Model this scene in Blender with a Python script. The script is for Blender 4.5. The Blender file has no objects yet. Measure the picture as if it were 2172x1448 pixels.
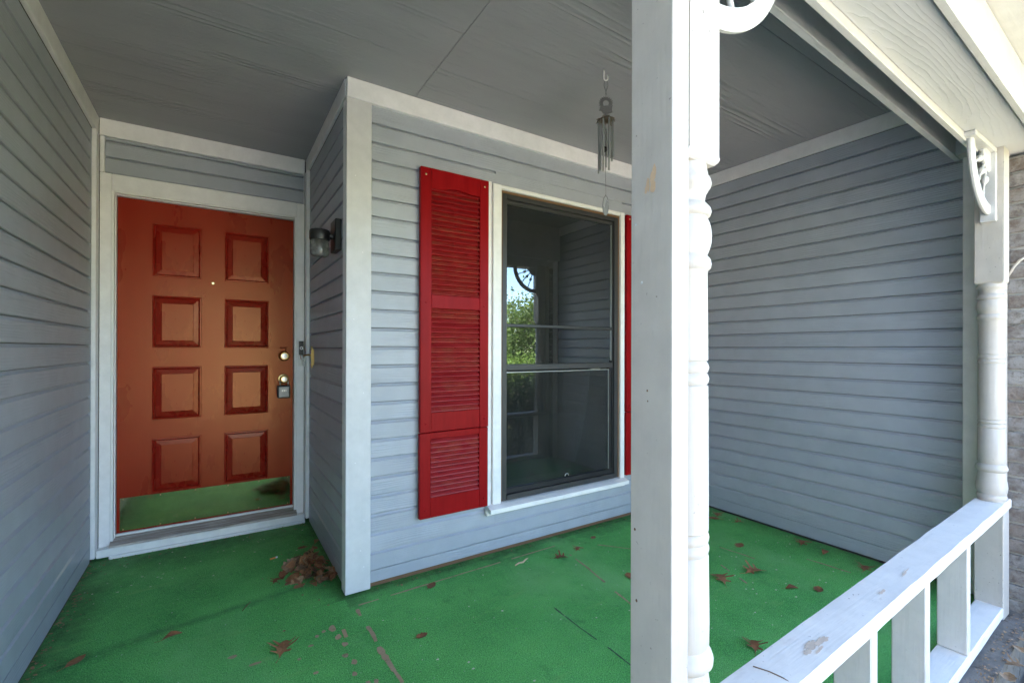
import bpy, bmesh, math, random
from mathutils import Vector, Matrix, noise

# ------------------------------------------------------------------ camera
sc = bpy.context.scene
ZC = 1.163                                     # eye height above the porch floor
cam_d = bpy.data.cameras.new('camera')
cam = bpy.data.objects.new('camera', cam_d)
sc.collection.objects.link(cam)
sc.camera = cam
yaw, pit, rol = (math.radians(a) for a in (32.7528, 0.1145, 0.146))
F = Vector((math.sin(yaw)*math.cos(pit), math.cos(yaw)*math.cos(pit), math.sin(pit)))
R = Vector((math.cos(yaw), -math.sin(yaw), 0))
U = R.cross(F)
R2 = R*math.cos(rol) + U*math.sin(rol)
U2 = U*math.cos(rol) - R*math.sin(rol)
cam.matrix_world = Matrix(((R2.x, U2.x, -F.x, 0), (R2.y, U2.y, -F.y, 0), (R2.z, U2.z, -F.z, ZC), (0, 0, 0, 1)))
cam_d.sensor_width = 36.0
cam_d.lens = 970.25/2172*36
cam_d.shift_y = 13.4/2172
cam_d.clip_start = 0.02
cam_d.clip_end = 2000

# ------------------------------------------------------------------ light
SUN_EL, SUN_AZ = math.radians(62), math.radians(-35)      # azimuth from +Y towards +X: behind the house, to the left
world = bpy.data.worlds.new('World')
sc.world = world
world.use_nodes = True
wn = world.node_tree
wn.nodes.clear()
sky = wn.nodes.new('ShaderNodeTexSky')
sky.sky_type = 'NISHITA'
sky.sun_disc = False
sky.sun_elevation = SUN_EL
sky.sun_rotation = SUN_AZ
sky.air_density = 1.0
sky.dust_density = 0.1
sky.altitude = 1200
sky.ozone_density = 2.0
bg = wn.nodes.new('ShaderNodeBackground')
bg.inputs['Strength'].default_value = 0.12
wo = wn.nodes.new('ShaderNodeOutputWorld')
wn.links.new(sky.outputs[0], bg.inputs[0])
wn.links.new(bg.outputs[0], wo.inputs[0])
sun_d = bpy.data.lights.new('sun', 'SUN')
sun_d.energy = 5.0
sun_d.angle = math.radians(0.53)
sun_d.color = (1.0, 0.93, 0.82)
sun = bpy.data.objects.new('sun', sun_d)
sc.collection.objects.link(sun)
sdir = Vector((math.sin(SUN_AZ)*math.cos(SUN_EL), math.cos(SUN_AZ)*math.cos(SUN_EL), math.sin(SUN_EL)))
sun.rotation_euler = (-sdir).to_track_quat('-Z', 'Y').to_euler()
sun.location = (-4, 6, 12)

sc.view_settings.view_transform = 'Standard'
sc.view_settings.look = 'None'
sc.view_settings.gamma = 1
sc.view_settings.exposure = 3.88
sc.render.engine = 'CYCLES'
sc.cycles.use_denoising = True
sc.cycles.max_bounces = 10
sc.cycles.diffuse_bounces = 6
sc.cycles.glossy_bounces = 5
sc.cycles.transmission_bounces = 8
sc.cycles.transparent_max_bounces = 12
sc.cycles.sample_clamp_indirect = 8
sc.cycles.caustics_reflective = False
sc.cycles.caustics_refractive = False

rnd = random.Random(7)

# ------------------------------------------------------------------ materials
class NT:
    """small helper round a material node tree"""
    def __init__(s, name):
        s.m = bpy.data.materials.new(name)
        s.m.use_nodes = True
        s.t = s.m.node_tree
        s.t.nodes.clear()
        s.out = s.n('ShaderNodeOutputMaterial')
        s.p = s.n('ShaderNodeBsdfPrincipled')
        s.l(s.p.outputs[0], s.out.inputs[0])
    def n(s, kind, **k):
        x = s.t.nodes.new(kind)
        for a, v in k.items():
            if a.startswith('i_'):
                x.inputs[a[2:].replace('_', ' ')].default_value = v
            else:
                setattr(x, a, v)
        return x
    def l(s, a, b):
        s.t.links.new(a, b)
    def coords(s, scale=(1, 1, 1), world=False, rand=True):
        if world:
            src = s.n('ShaderNodeNewGeometry').outputs['Position']
        else:
            src = s.n('ShaderNodeTexCoord').outputs['Object']
        if rand and not world:
            oi = s.n('ShaderNodeObjectInfo')
            ml = s.n('ShaderNodeMath', operation='MULTIPLY')
            ml.inputs[1].default_value = 37.0
            s.l(oi.outputs['Random'], ml.inputs[0])
            ad = s.n('ShaderNodeVectorMath', operation='ADD')
            s.l(src, ad.inputs[0]); s.l(ml.outputs[0], ad.inputs[1])
            src = ad.outputs[0]
        mp = s.n('ShaderNodeVectorMath', operation='MULTIPLY')
        mp.inputs[1].default_value = scale
        s.l(src, mp.inputs[0])
        return mp.outputs[0]
    def noise(s, vec, scale, detail=4, rough=.55, dist=0):
        x = s.n('ShaderNodeTexNoise')
        x.inputs['Scale'].default_value = scale
        x.inputs['Detail'].default_value = detail
        x.inputs['Roughness'].default_value = rough
        x.inputs['Distortion'].default_value = dist
        s.l(vec, x.inputs['Vector'])
        return x.outputs[0]
    def wave(s, vec, scale, dist, detail=3, dscale=1.0, direction='Z', prof='SIN'):
        x = s.n('ShaderNodeTexWave', wave_type='BANDS', bands_direction=direction, wave_profile=prof)
        x.inputs['Scale'].default_value = scale
        x.inputs['Distortion'].default_value = dist
        x.inputs['Detail'].default_value = detail
        x.inputs['Detail Scale'].default_value = dscale
        s.l(vec, x.inputs['Vector'])
        return x.outputs['Fac']
    def ramp(s, fac, *stops, interp='LINEAR'):
        r = s.n('ShaderNodeValToRGB')
        r.color_ramp.interpolation = interp
        e = r.color_ramp.elements
        while len(e) < len(stops):
            e.new(.5)
        for i, (p, c) in enumerate(stops):
            e[i].position = p
            e[i].color = (c, c, c, 1) if isinstance(c, (int, float)) else (*c, 1)
        s.l(fac, r.inputs[0])
        return r.outputs[0]
    def mix(s, fac, a, b, mode='MIX'):
        m = s.n('ShaderNodeMix', data_type='RGBA', blend_type=mode)
        for si, v in ((0, fac), (6, a), (7, b)):
            sock = m.inputs[si]
            if hasattr(v, 'links'):
                s.l(v, sock)
            elif isinstance(v, (int, float)):
                sock.default_value = v if si == 0 else (v, v, v, 1)
            else:
                sock.default_value = (*v, 1)
        return m.outputs[2]
    def math(s, op, a, b=0.0, clamp=False):
        m = s.n('ShaderNodeMath', operation=op, use_clamp=clamp)
        for i, v in enumerate((a, b)):
            if hasattr(v, 'links'):
                s.l(v, m.inputs[i])
            else:
                m.inputs[i].default_value = v
        return m.outputs[0]
    def bump(s, h, strength, dist=.002, prev=None):
        b = s.n('ShaderNodeBump')
        b.inputs['Strength'].default_value = strength
        b.inputs['Distance'].default_value = dist
        s.l(h, b.inputs['Height'])
        if prev is not None:
            s.l(prev, b.inputs['Normal'])
        return b.outputs[0]
    def col(s, v):
        if hasattr(v, 'links'):
            s.l(v, s.p.inputs['Base Color'])
        else:
            s.p.inputs['Base Color'].default_value = (*v, 1)
    def set(s, **k):
        for a, v in k.items():
            q = s.p.inputs[a.replace('_', ' ')]
            if hasattr(v, 'links'):
                s.l(v, q)
            else:
                q.default_value = v
        return s
    def nrm(s, v):
        s.l(v, s.p.inputs['Normal'])


def sq(axis, k):
    """scale that stretches a pattern along one axis"""
    return tuple(k if 'XYZ'[i] == axis else 1.0 for i in range(3))


def mat_siding(name, axis, col):
    t = NT(name)
    v = t.coords(sq(axis, .10))
    g = t.wave(v, 26, 9, 3, .9)
    fine = t.noise(v, 190, 3)
    patch = t.ramp(t.noise(t.coords(sq(axis, .35)), 7, 2), (.42, .0), (.62, 1.))
    h = t.math('ADD', t.math('MULTIPLY', t.math('MULTIPLY', g, patch), .8), t.math('MULTIPLY', fine, .5))
    blot = t.noise(t.coords((1, 1, 1)), 9, 3)
    c = t.mix(t.ramp(blot, (.3, 0), (.75, 1)), [a*.93 for a in col], [min(1, a*1.05) for a in col])
    spk = t.ramp(t.noise(t.coords((1, 1, 1)), 120, 2), (.72, 0), (.77, 1))
    c = t.mix(t.math('MULTIPLY', spk, .25), c, (.72, .74, .74))
    oi = t.n('ShaderNodeObjectInfo')
    c = t.mix(1.0, c, t.ramp(oi.outputs['Random'], (0, .93), (1, 1.0)), 'MULTIPLY')
    t.col(c)
    t.set(Roughness=.42, Specular_IOR_Level=.4)
    t.nrm(t.bump(h, .5, .003))
    return t.m


def mat_paint(name, axis, col, grain=.3, dirt=.35, rough=.5, dirtcol=(.16, .13, .10)):
    """old brushed paint on timber: faint grain, drips, specks and grime"""
    t = NT(name)
    v = t.coords(sq(axis, .05))
    fine = t.noise(v, 150, 4, .6)
    lump = t.noise(t.coords(sq(axis, .3)), 35, 3)
    h = t.math('ADD', fine, t.math('MULTIPLY', lump, .6))
    n1 = t.noise(t.coords(), 14, 5, .65)
    c = t.mix(t.ramp(n1, (.35, 0), (.8, 1)), col, [a*.86 for a in col])
    spk = t.ramp(t.noise(t.coords((1, 1, 1)), 95, 2, .5), (.70, 0), (.74, 1))
    msk = t.ramp(t.noise(t.coords(), 6, 2), (.45, 0), (.7, 1))
    c = t.mix(t.math('MULTIPLY', t.math('MULTIPLY', spk, msk), dirt), c, dirtcol)
    gr = t.ramp(t.noise(t.coords(sq(axis, .25)), 18, 5, .7), (.60, 0), (.82, 1))
    c = t.mix(t.math('MULTIPLY', gr, dirt*.5), c, [dirtcol[i]*.5+col[i]*.35 for i in range(3)])
    t.col(c)
    t.set(Roughness=rough, Specular_IOR_Level=.4)
    t.nrm(t.bump(h, grain, .003))
    return t.m


def mat_plain(name, col, rough=.5, metal=0., bump=0., bscale=200, var=.12, spec=.5):
    t = NT(name)
    n1 = t.noise(t.coords(), 25, 4, .6)
    t.col(t.mix(n1, [a*(1-var) for a in col], [min(1, a*(1+var)) for a in col]))
    t.set(Roughness=rough, Metallic=metal, Specular_IOR_Level=spec)
    if bump:
        t.nrm(t.bump(t.noise(t.coords(), bscale, 3), bump, .002))
    return t.m


SID = (.392, .410, .446)
WHITE = (.84, .82, .785)
M = {}
M['sid_x'] = mat_siding('siding_paint_x', 'X', SID)
M['sid_y'] = mat_siding('siding_paint_y', 'Y', SID)
M['white_x'] = mat_paint('white_paint_x', 'X', WHITE)
M['wing_white_y'] = mat_paint('wing_bounce_white_y', 'Y', WHITE)
M['white_z'] = mat_paint('white_paint_z', 'Z', WHITE)
M['ext_x'] = mat_paint('exterior_white_dimmed_x', 'X', (.64, .63, .62), .35, .6)  # same white, toned down in colour to offset the strong front light
M['ext_z'] = mat_paint('exterior_white_dimmed_z', 'Z', (.545, .50, .445), .25, .85)  # post white darkened in colour so sky-lit front faces do not clip
M['rail_x'] = mat_paint('rail_white_lifted_x', 'X', (.82, .765, .69), .28, .9, dirtcol=(.22, .16, .11))  # same white, lifted in colour to stand in for light from above
M['rail_z'] = mat_paint('baluster_white_z', 'Z', (.73, .685, .63), .3, .6)
M['corner_z'] = mat_paint('corner_trim_dimmed_z', 'Z', (.62, .60, .59), .15, .15)  # casing white darkened in colour to offset brighter light at the corner
M['trim_z'] = mat_paint('trim_paint_z', 'Z', (.83, .805, .795), .15, .15)
M['trim_x'] = mat_paint('trim_paint_x', 'X', (.83, .805, .795), .15, .15)
M['trim_y'] = mat_paint('trim_paint_y', 'Y', (.82, .79, .77), .15, .2)
M['backing'] = mat_plain('backing_board', (.12, .11, .10), .9)
M['brown_wood'] = mat_plain('bare_brown_wood', (.16, .085, .04), .8, bump=.3)
M['grey_wood'] = None


def mat_ceiling():
    t = NT('ceiling_plywood_paint')
    v = t.coords(sq('X', .05), rand=True)
    g = t.wave(v, 9, 11, 3, 1.1, 'Y')
    cath = t.ramp(t.noise(t.coords(sq('X', .12)), 5.5, 3, .6), (.48, 0), (.66, 1))
    fine = t.noise(t.coords(sq('X', .04)), 130, 4, .65)
    h = t.math('ADD', t.math('MULTIPLY', t.math('MULTIPLY', t.math('POWER', g, 3.), cath), 1.6), t.math('MULTIPLY', fine, .8))
    b = t.noise(t.coords(sq('X', .25)), 4, 4, .6)
    t.col(t.mix(t.ramp(b, (.3, 0), (.75, 1)), (.30, .295, .305), (.35, .345, .355)))
    t.set(Roughness=.45, Specular_IOR_Level=.35)
    t.nrm(t.bump(h, .75, .005))
    return t.m


def mat_soffit():
    """painted flat-sawn board whose cathedral grain stands out"""
    t = NT('soffit_board_paint')
    v = t.n('ShaderNodeVectorMath', operation='ADD'); v.inputs[1].default_value = (.02, -.055, 0); t.l(t.coords((.10, 1, 1), rand=False), v.inputs[0]); v = v.outputs[0]
    x = t.n('ShaderNodeTexWave', wave_type='RINGS', rings_direction='Z')
    x.inputs['Scale'].default_value = 13
    x.inputs['Distortion'].default_value = 4.5
    x.inputs['Detail'].default_value = 3
    x.inputs['Detail Scale'].default_value = 2.2
    t.l(v, x.inputs['Vector'])
    r = t.ramp(x.outputs['Fac'], (.0, .0), (.25, .1), (.5, 1.), (.6, .3), (1., 0.))
    fine = t.noise(t.coords(sq('X', .06)), 160, 4)
    h = t.math('ADD', r, t.math('MULTIPLY', fine, .35))
    t.col(t.mix(t.noise(t.coords(), 8, 4), (.60, .595, .595), (.66, .655, .655)))
    t.set(Roughness=.45)
    t.nrm(t.bump(h, .22, .003))
    return t.m


def mat_door():
    t = NT('red_door_paint')
    v = t.coords(sq('Z', .06), rand=False)
    fine = t.noise(v, 240, 4, .6)
    lump = t.noise(t.coords(rand=False), 26, 3)
    b = t.noise(t.coords(sq('Z', .4), rand=False), 5, 4, .6)
    t.col(t.mix(t.ramp(b, (.3, 0), (.75, 1)), (.215, .006, .004), (.265, .010, .006)))
    t.set(Roughness=t.ramp(b, (.25, .22), (.75, .36)), Specular_IOR_Level=.72)
    t.set(Specular_Tint=(1.0, .56, .28, 1))  # orange put into the sheen, standing in for warm reflected ground light
    n0 = t.bump(lump, .12, .004)
    t.nrm(t.bump(fine, .10, .002, n0))
    return t.m


def mat_shutter():
    t = NT('red_shutter_paint')
    v = t.coords(sq('Z', .12))
    b = t.noise(v, 30, 4, .65)
    t.col(t.mix(t.ramp(b, (.3, 0), (.8, 1)), (.23, .003, .005), (.31, .006, .008)))
    t.set(Roughness=.40, Specular_IOR_Level=.1)
    t.nrm(t.bump(t.noise(v, 150, 4), .25, .002))
    return t.m


def mat_louver():
    t = NT('faded_red_louver_paint')
    b = t.noise(t.coords(sq('X', .15)), 45, 4, .65)
    c = t.mix(t.ramp(b, (.3, 0), (.8, 1)), (.22, .006, .008), (.34, .022, .024))
    oi = t.n('ShaderNodeObjectInfo')
    c = t.mix(t.math('MULTIPLY', oi.outputs['Random'], t.ramp(t.noise(t.coords(), 14, 4, .7), (.4, 0), (.7, .5))), c, (.33, .10, .05))
    t.col(c)
    t.set(Roughness=.45, Specular_IOR_Level=.35)
    t.nrm(t.bump(b, .2, .002))
    return t.m


def mat_floor():
    """green turf paint on concrete: speckled nap, dark grime along the walls and in drag marks"""
    t = NT('green_porch_coating')
    P = t.coords(world=True)
    sep = t.n('ShaderNodeSeparateXYZ'); t.l(P, sep.inputs[0])
    x, y = sep.outputs[0], sep.outputs[1]
    nap = t.noise(P, 250, 4, .75)
    mid = t.noise(P, 60, 4, .7)
    big = t.noise(P, 3.2, 5, .6)
    c = t.mix(t.ramp(big, (.34, 0), (.66, 1)), (.080, .37, .070), (.165, .58, .125))
    c = t.mix(t.ramp(mid, (.45, 0), (.75, .8)), c, (.16, .64, .12))
    c = t.mix(t.ramp(nap, (.38, .9), (.51, 0)), c, (.020, .12, .035))
    c = t.mix(t.ramp(nap, (.54, 0), (.66, .75)), c, (.34, .76, .34))
    # grime: distance to the left wall, door threshold, return wall, window wall, right wall
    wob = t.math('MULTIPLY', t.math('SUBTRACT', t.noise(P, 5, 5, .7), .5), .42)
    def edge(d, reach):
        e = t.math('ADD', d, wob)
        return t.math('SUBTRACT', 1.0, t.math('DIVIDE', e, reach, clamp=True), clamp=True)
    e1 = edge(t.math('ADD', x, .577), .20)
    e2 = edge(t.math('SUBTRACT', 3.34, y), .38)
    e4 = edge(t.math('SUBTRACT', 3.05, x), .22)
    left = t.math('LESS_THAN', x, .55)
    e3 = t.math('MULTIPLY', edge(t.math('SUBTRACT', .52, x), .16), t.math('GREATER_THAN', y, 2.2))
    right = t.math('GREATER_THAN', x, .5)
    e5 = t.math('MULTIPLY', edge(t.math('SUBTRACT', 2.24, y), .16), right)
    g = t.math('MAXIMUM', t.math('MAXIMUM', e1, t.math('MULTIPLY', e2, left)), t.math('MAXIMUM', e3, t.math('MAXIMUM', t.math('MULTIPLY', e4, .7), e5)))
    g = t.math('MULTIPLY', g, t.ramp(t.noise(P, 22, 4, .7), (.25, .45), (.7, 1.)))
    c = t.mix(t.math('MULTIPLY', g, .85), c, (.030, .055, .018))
    # dark drag mark across the entry and faint scuffs
    dl = t.math('ABSOLUTE', t.math('SUBTRACT', t.math('ADD', y, t.math('MULTIPLY', t.noise(P, 2.5, 3), .10)), t.math('ADD', t.math('MULTIPLY', x, .16), 2.43)))
    drag = t.math('MULTIPLY', t.math('SUBTRACT', 1.0, t.math('DIVIDE', dl, .045, clamp=True), clamp=True), t.math('MULTIPLY', left, .55))
    drag = t.math('MULTIPLY', drag, t.ramp(t.noise(P, 9, 4, .7), (.35, .2), (.65, 1)))
    c = t.mix(drag, c, (.016, .055, .026))
    fade = t.ramp(t.noise(t.coords((.8, .5, 1), world=True), 1.7, 6, .68), (.50, 0), (.68, .55))
    c = t.mix(fade, c, (.25, .56, .20))
    blk = t.ramp(t.noise(t.coords((1.3, .9, 1), world=True), 5.5, 6, .75), (.58, 0), (.74, .6))
    c = t.mix(blk, c, (.040, .18, .045))
    sc1 = t.ramp(t.noise(t.coords((.35, 1.6, 1), world=True), 7, 5, .7), (.58, 0), (.74, .6))
    c = t.mix(sc1, c, (.22, .50, .13))
    sp = t.ramp(t.noise(P, 75, 2, .5), (.735, 0), (.75, .8))
    c = t.mix(sp, c, (.55, .56, .50))
    dk = t.ramp(t.noise(t.coords((1.7, 1.7, 1), world=True), 48, 2, .5), (.725, 0), (.74, .8))
    c = t.mix(dk, c, (.02, .025, .015))
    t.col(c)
    t.set(Roughness=.75, Specular_IOR_Level=.3)
    hh = t.math('ADD', nap, t.math('MULTIPLY', mid, .6))
    t.nrm(t.bump(hh, 1.0, .004))
    return t.m


def mat_concrete(name, a, b, stain=(.10, .075, .05)):
    t = NT(name)
    P = t.coords(world=True)
    n1 = t.noise(P, 9, 6, .7)
    c = t.mix(t.ramp(n1, (.3, 0), (.75, 1)), a, b)
    c = t.mix(t.ramp(t.noise(P, 24, 4, .7), (.56, 0), (.68, .75)), c, stain)
    c = t.mix(t.ramp(t.noise(P, 210, 2), (.6, 0), (.72, .5)), c, (.06, .05, .045))
    t.col(c)
    t.set(Roughness=.9, Specular_IOR_Level=.2)
    t.nrm(t.bump(t.noise(P, 120, 5, .7), .5, .004))
    return t.m


def mat_brick():
    t = NT('weathered_white_brick')
    v = t.coords()
    n1 = t.noise(v, 16, 5, .75)
    c = t.mix(t.ramp(n1, (.36, 0), (.6, 1)), (.15, .122, .105), (.31, .295, .28))
    c = t.mix(t.ramp(t.noise(v, 40, 4, .7), (.55, 0), (.66, .8)), c, (.13, .11, .10))
    oi = t.n('ShaderNodeObjectInfo')
    c = t.mix(t.ramp(oi.outputs['Random'], (.0, .3), (.5, 0)), c, (.20, .13, .085))
    t.col(c)
    t.set(Roughness=.9, Specular_IOR_Level=.2)
    t.nrm(t.bump(t.noise(v, 45, 5, .75), .9, .006))
    return t.m


def mat_leaf(name, a, b, rough=.6):
    t = NT(name)
    oi = t.n('ShaderNodeObjectInfo')
    n1 = t.noise(t.coords(), 40, 4, .7)
    c0 = t.mix(oi.outputs['Random'], a, b)
    t.col(t.mix(t.ramp(n1, (.35, .0), (.75, .6)), c0, [q*.35 for q in a]))
    t.set(Roughness=rough, Specular_IOR_Level=.35)
    t.nrm(t.bump(t.noise(t.coords((.3, 1, 1)), 160, 3), .4, .001))
    return t.m


def mat_foliage(name, a, b):
    t = NT(name)
    n1 = t.noise(t.coords(world=True), 1.7, 4, .7)
    n2 = t.noise(t.coords(world=True), 23, 2, .7)
    f = t.math('ADD', t.math('MULTIPLY', n1, .6), t.math('MULTIPLY', n2, .4))
    t.col(t.mix(t.ramp(f, (.35, 0), (.65, 1)), a, b))
    t.set(Roughness=.55, Specular_IOR_Level=.3)
    tr = t.n('ShaderNodeBsdfTranslucent'); tr.inputs[0].default_value = (*[min(1, q*1.3) for q in b], 1)
    mx = t.n('ShaderNodeMixShader'); mx.inputs[0].default_value = .3
    t.l(t.p.outputs[0], mx.inputs[1]); t.l(tr.outputs[0], mx.inputs[2]); t.l(mx.outputs[0], t.out.inputs[0])
    return t.m


def mat_window_glass(name, ior, add, haze, see):
    """coated glazing: mirror image over a dim view into the room"""
    t = NT(name)
    t.t.nodes.remove(t.p)
    gl = t.n('ShaderNodeBsdfGlossy'); gl.inputs['Roughness'].default_value = 0.0
    gl.inputs['Color'].default_value = (.90, .96, 1.0, 1)
    tp = t.n('ShaderNodeBsdfTransparent'); tp.inputs[0].default_value = (see, see, see, 1)
    df = t.n('ShaderNodeBsdfDiffuse'); df.inputs[0].default_value = (.40, .40, .36, 1)
    lw = t.n('ShaderNodeFresnel'); lw.inputs[0].default_value = ior
    mx = t.n('ShaderNodeMixShader')
    t.l(t.math('ADD', lw.outputs[0], add), mx.inputs[0]); t.l(tp.outputs[0], mx.inputs[1]); t.l(gl.outputs[0], mx.inputs[2])
    dust = t.ramp(t.noise(t.coords((1, 1, .5)), 6, 5, .7), (.40, haze*.4), (.8, haze))
    m2 = t.n('ShaderNodeMixShader')
    t.l(dust, m2.inputs[0]); t.l(mx.outputs[0], m2.inputs[1]); t.l(df.outputs[0], m2.inputs[2])
    t.l(t.bump(t.noise(t.coords(), 2.2, 1), .02, .004), gl.inputs['Normal'])
    t.l(m2.outputs[0], t.out.inputs[0])
    return t.m


def mat_jar():
    t = NT('clear_jar_glass')
    t.t.nodes.remove(t.p)
    gl = t.n('ShaderNodeBsdfGlossy'); gl.inputs['Roughness'].default_value = .06
    tp = t.n('ShaderNodeBsdfTransparent'); tp.inputs[0].default_value = (.80, .81, .80, 1)
    df = t.n('ShaderNodeBsdfTranslucent'); df.inputs[0].default_value = (.8, .8, .78, 1)
    lw = t.n('ShaderNodeLayerWeight'); lw.inputs[0].default_value = .45
    mx = t.n('ShaderNodeMixShader')
    t.l(lw.outputs['Fresnel'], mx.inputs[0]); t.l(tp.outputs[0], mx.inputs[1]); t.l(gl.outputs[0], mx.inputs[2])
    m2 = t.n('ShaderNodeMixShader')
    t.l(t.ramp(t.noise(t.coords(), 40, 4), (.35, .30), (.7, .65)), m2.inputs[0]); t.l(mx.outputs[0], m2.inputs[1]); t.l(df.outputs[0], m2.inputs[2])
    t.l(m2.outputs[0], t.out.inputs[0])
    return t.m


def mat_kick():
    t = NT('polished_brass_plate')
    v = t.coords()
    t.col(t.mix(t.ramp(t.noise(v, 12, 4, .7), (.4, 0), (.7, 1)), (.62, .53, .27), (.72, .64, .36)))
    t.set(Metallic=1.0, Roughness=t.ramp(t.noise(v, 18, 5, .7), (.3, .05), (.75, .13)))
    t.nrm(t.bump(t.noise(v, 5.5, 2), .05, .006))
    return t.m


def mat_grey_sill():
    t = NT('weathered_sill_wood')
    g = t.noise(t.coords(sq('X', .05)), 130, 5, .7)
    t.col(t.mix(t.ramp(g, (.35, 0), (.65, 1)), (.24, .19, .15), (.56, .50, .44)))
    t.set(Roughness=.85)
    t.nrm(t.bump(g, .5, .003))
    return t.m


def mat_lawn():
    t = NT('lawn_grass')
    P = t.coords(world=True)
    n1 = t.noise(P, .7, 5, .6); n2 = t.noise(P, 45, 4, .7)
    c = t.mix(t.ramp(n1, (.3, 0), (.7, 1)), (.14, .15, .05), (.20, .20, .08))
    t.col(t.mix(t.ramp(n2, (.3, .6), (.6, 0)), c, (.035, .055, .015)))
    t.set(Roughness=.9, Specular_IOR_Level=.1)
    t.nrm(t.bump(n2, .8, .02))
    return t.m


def mat_soil():
    t = NT('leafy_soil')
    P = t.coords(world=True)
    n2 = t.noise(P, 38, 5, .75)
    t.col(t.mix(t.ramp(n2, (.35, 0), (.7, 1)), (.018, .013, .010), (.10, .06, .03)))
    t.set(Roughness=.95, Specular_IOR_Level=.1)
    t.nrm(t.bump(n2, 1., .02))
    return t.m


M['ceiling'] = mat_ceiling()
M['soffit'] = mat_soffit()
M['door'] = mat_door()
M['shutter'] = mat_shutter()
M['louver'] = mat_louver()
M['floor'] = mat_floor()
M['concrete'] = mat_concrete('porch_slab_concrete', (.13, .112, .095), (.24, .215, .19), (.05, .036, .025))
M['worn'] = mat_concrete('worn_pink_concrete', (.36, .25, .15), (.46, .33, .20), (.14, .20, .08))
M['crackm'] = mat_plain('crack_filler', (.05, .085, .05), .9)
M['walk'] = mat_concrete('walkway_concrete', (.42, .385, .345), (.51, .47, .425), (.29, .25, .21))
M['brick'] = mat_brick()
M['mortar'] = mat_concrete('brick_mortar', (.34, .32, .29), (.45, .43, .40))
M['leaf'] = mat_leaf('dry_oak_leaf', (.24, .095, .04), (.40, .19, .08))
M['leaf_dark'] = mat_leaf('damp_oak_leaf', (.09, .045, .02), (.48, .29, .15))
M['glass'] = mat_window_glass('window_glass', 1.85, .06, .05, .5)
M['screen'] = mat_window_glass('screened_glass', 1.48, .0, .09, .35)
M['jar'] = mat_jar()
M['brass_plate'] = mat_kick()
M['brass'] = mat_plain('aged_brass', (.55, .40, .16), .3, 1.0, .1)
M['brass_bright'] = mat_plain('bright_brass', (.75, .58, .28), .22, 1.0)
M['steel'] = mat_plain('satin_steel', (.55, .55, .54), .3, 1.0)
M['tube'] = mat_plain('dull_aluminium', (.50, .50, .49), .38, .9)
M['pewter'] = mat_plain('grey_cast_metal', (.22, .22, .22), .5, .8, .4, 90)
M['bronze'] = mat_plain('bronze_crown_metal', (.24, .19, .14), .5, .8, .4, 90)
M['black'] = mat_plain('black_enamel', (.012, .012, .012), .38, bump=.15)
M['rubber'] = mat_plain('black_rubber', (.02, .02, .02), .6)
M['grey_box'] = mat_plain('grey_lockbox_metal', (.22, .22, .22), .4, .6)
M['frame'] = mat_plain('dark_bronze_aluminium', (.048, .046, .045), .42, .25, .1)
M['gasket'] = mat_plain('black_gasket', (.008, .008, .008), .6)
M['edge_alu'] = mat_plain('bare_aluminium_edge', (.5, .5, .48), .4, .8)
M['sill_wood'] = mat_grey_sill()
M['wall_in'] = mat_plain('dim_room_paint', (.34, .32, .29), .8)
M['blind'] = mat_plain('ivory_blind', (.62, .61, .56), .5)
M['lawn'] = mat_lawn()
M['soil'] = mat_soil()
M['shingle'] = mat_plain('roof_shingle', (.10, .09, .085), .95, bump=.8, bscale=30, var=.4)
M['chip'] = mat_plain('bare_wood_chip', (.62, .44, .28), .9, bump=.4)
M['stain'] = mat_plain('mud_stain', (.64, .50, .38), .9, bump=.3, var=.3)
M['wire'] = mat_plain('white_wire', (.78, .77, .74), .4)
M['copper'] = mat_plain('red_wire', (.45, .14, .07), .4)
M['bulb'] = mat_plain('frosted_bulb', (.75, .73, .68), .3)
M['amber'] = mat_plain('orange_filter', (.75, .25, .05), .6)
M['petal'] = mat_plain('pale_petal', (.62, .58, .44), .7)
M['oak_green'] = mat_foliage('oak_foliage', (.045, .075, .018), (.13, .19, .045))
M['hedge_green'] = mat_foliage('hedge_foliage', (.07, .12, .02), (.19, .28, .05))
M['shrub_green'] = mat_foliage('shrub_foliage', (.02, .045, .014), (.07, .12, .035))
M['bark'] = mat_plain('tree_bark', (.11, .085, .065), .95, bump=.9, bscale=30, var=.4)

# ------------------------------------------------------------------ mesh helpers
COL = sc.collection


def V(*a):
    return Vector(a)


def box(bm, x0, x1, y0, y1, z0, z1, bev=0.0, f=None, seg=1):
    vs = [bm.verts.new((x, y, z)) for x in (x0, x1) for y in (y0, y1) for z in (z0, z1)]
    q = [(0, 1, 3, 2), (4, 6, 7, 5), (0, 4, 5, 1), (2, 3, 7, 6), (0, 2, 6, 4), (1, 5, 7, 3)]
    fs = [bm.faces.new([vs[i] for i in a]) for a in q]
    if f:
        for v in vs:
            v.co = f(v.co)
    if bev:
        es = set()
        for a in fs:
            es.update(a.edges)
        bmesh.ops.bevel(bm, geom=list(es), offset=bev, segments=seg, affect='EDGES', profile=.7)


def prism(bm, pts, axis, a, b):
    """polygon pts extruded from a to b along axis 'X','Y' or 'Z'"""
    def mk(p, t):
        return {'X': (t, p[0], p[1]), 'Y': (p[0], t, p[1]), 'Z': (p[0], p[1], t)}[axis]
    lo = [bm.verts.new(mk(p, a)) for p in pts]
    hi = [bm.verts.new(mk(p, b)) for p in pts]
    n = len(pts)
    fs = [bm.faces.new(lo), bm.faces.new(hi[::-1])]
    for i in range(n):
        fs.append(bm.faces.new((lo[i], hi[i], hi[(i+1) % n], lo[(i+1) % n])))
    bmesh.ops.recalc_face_normals(bm, faces=fs)


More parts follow.
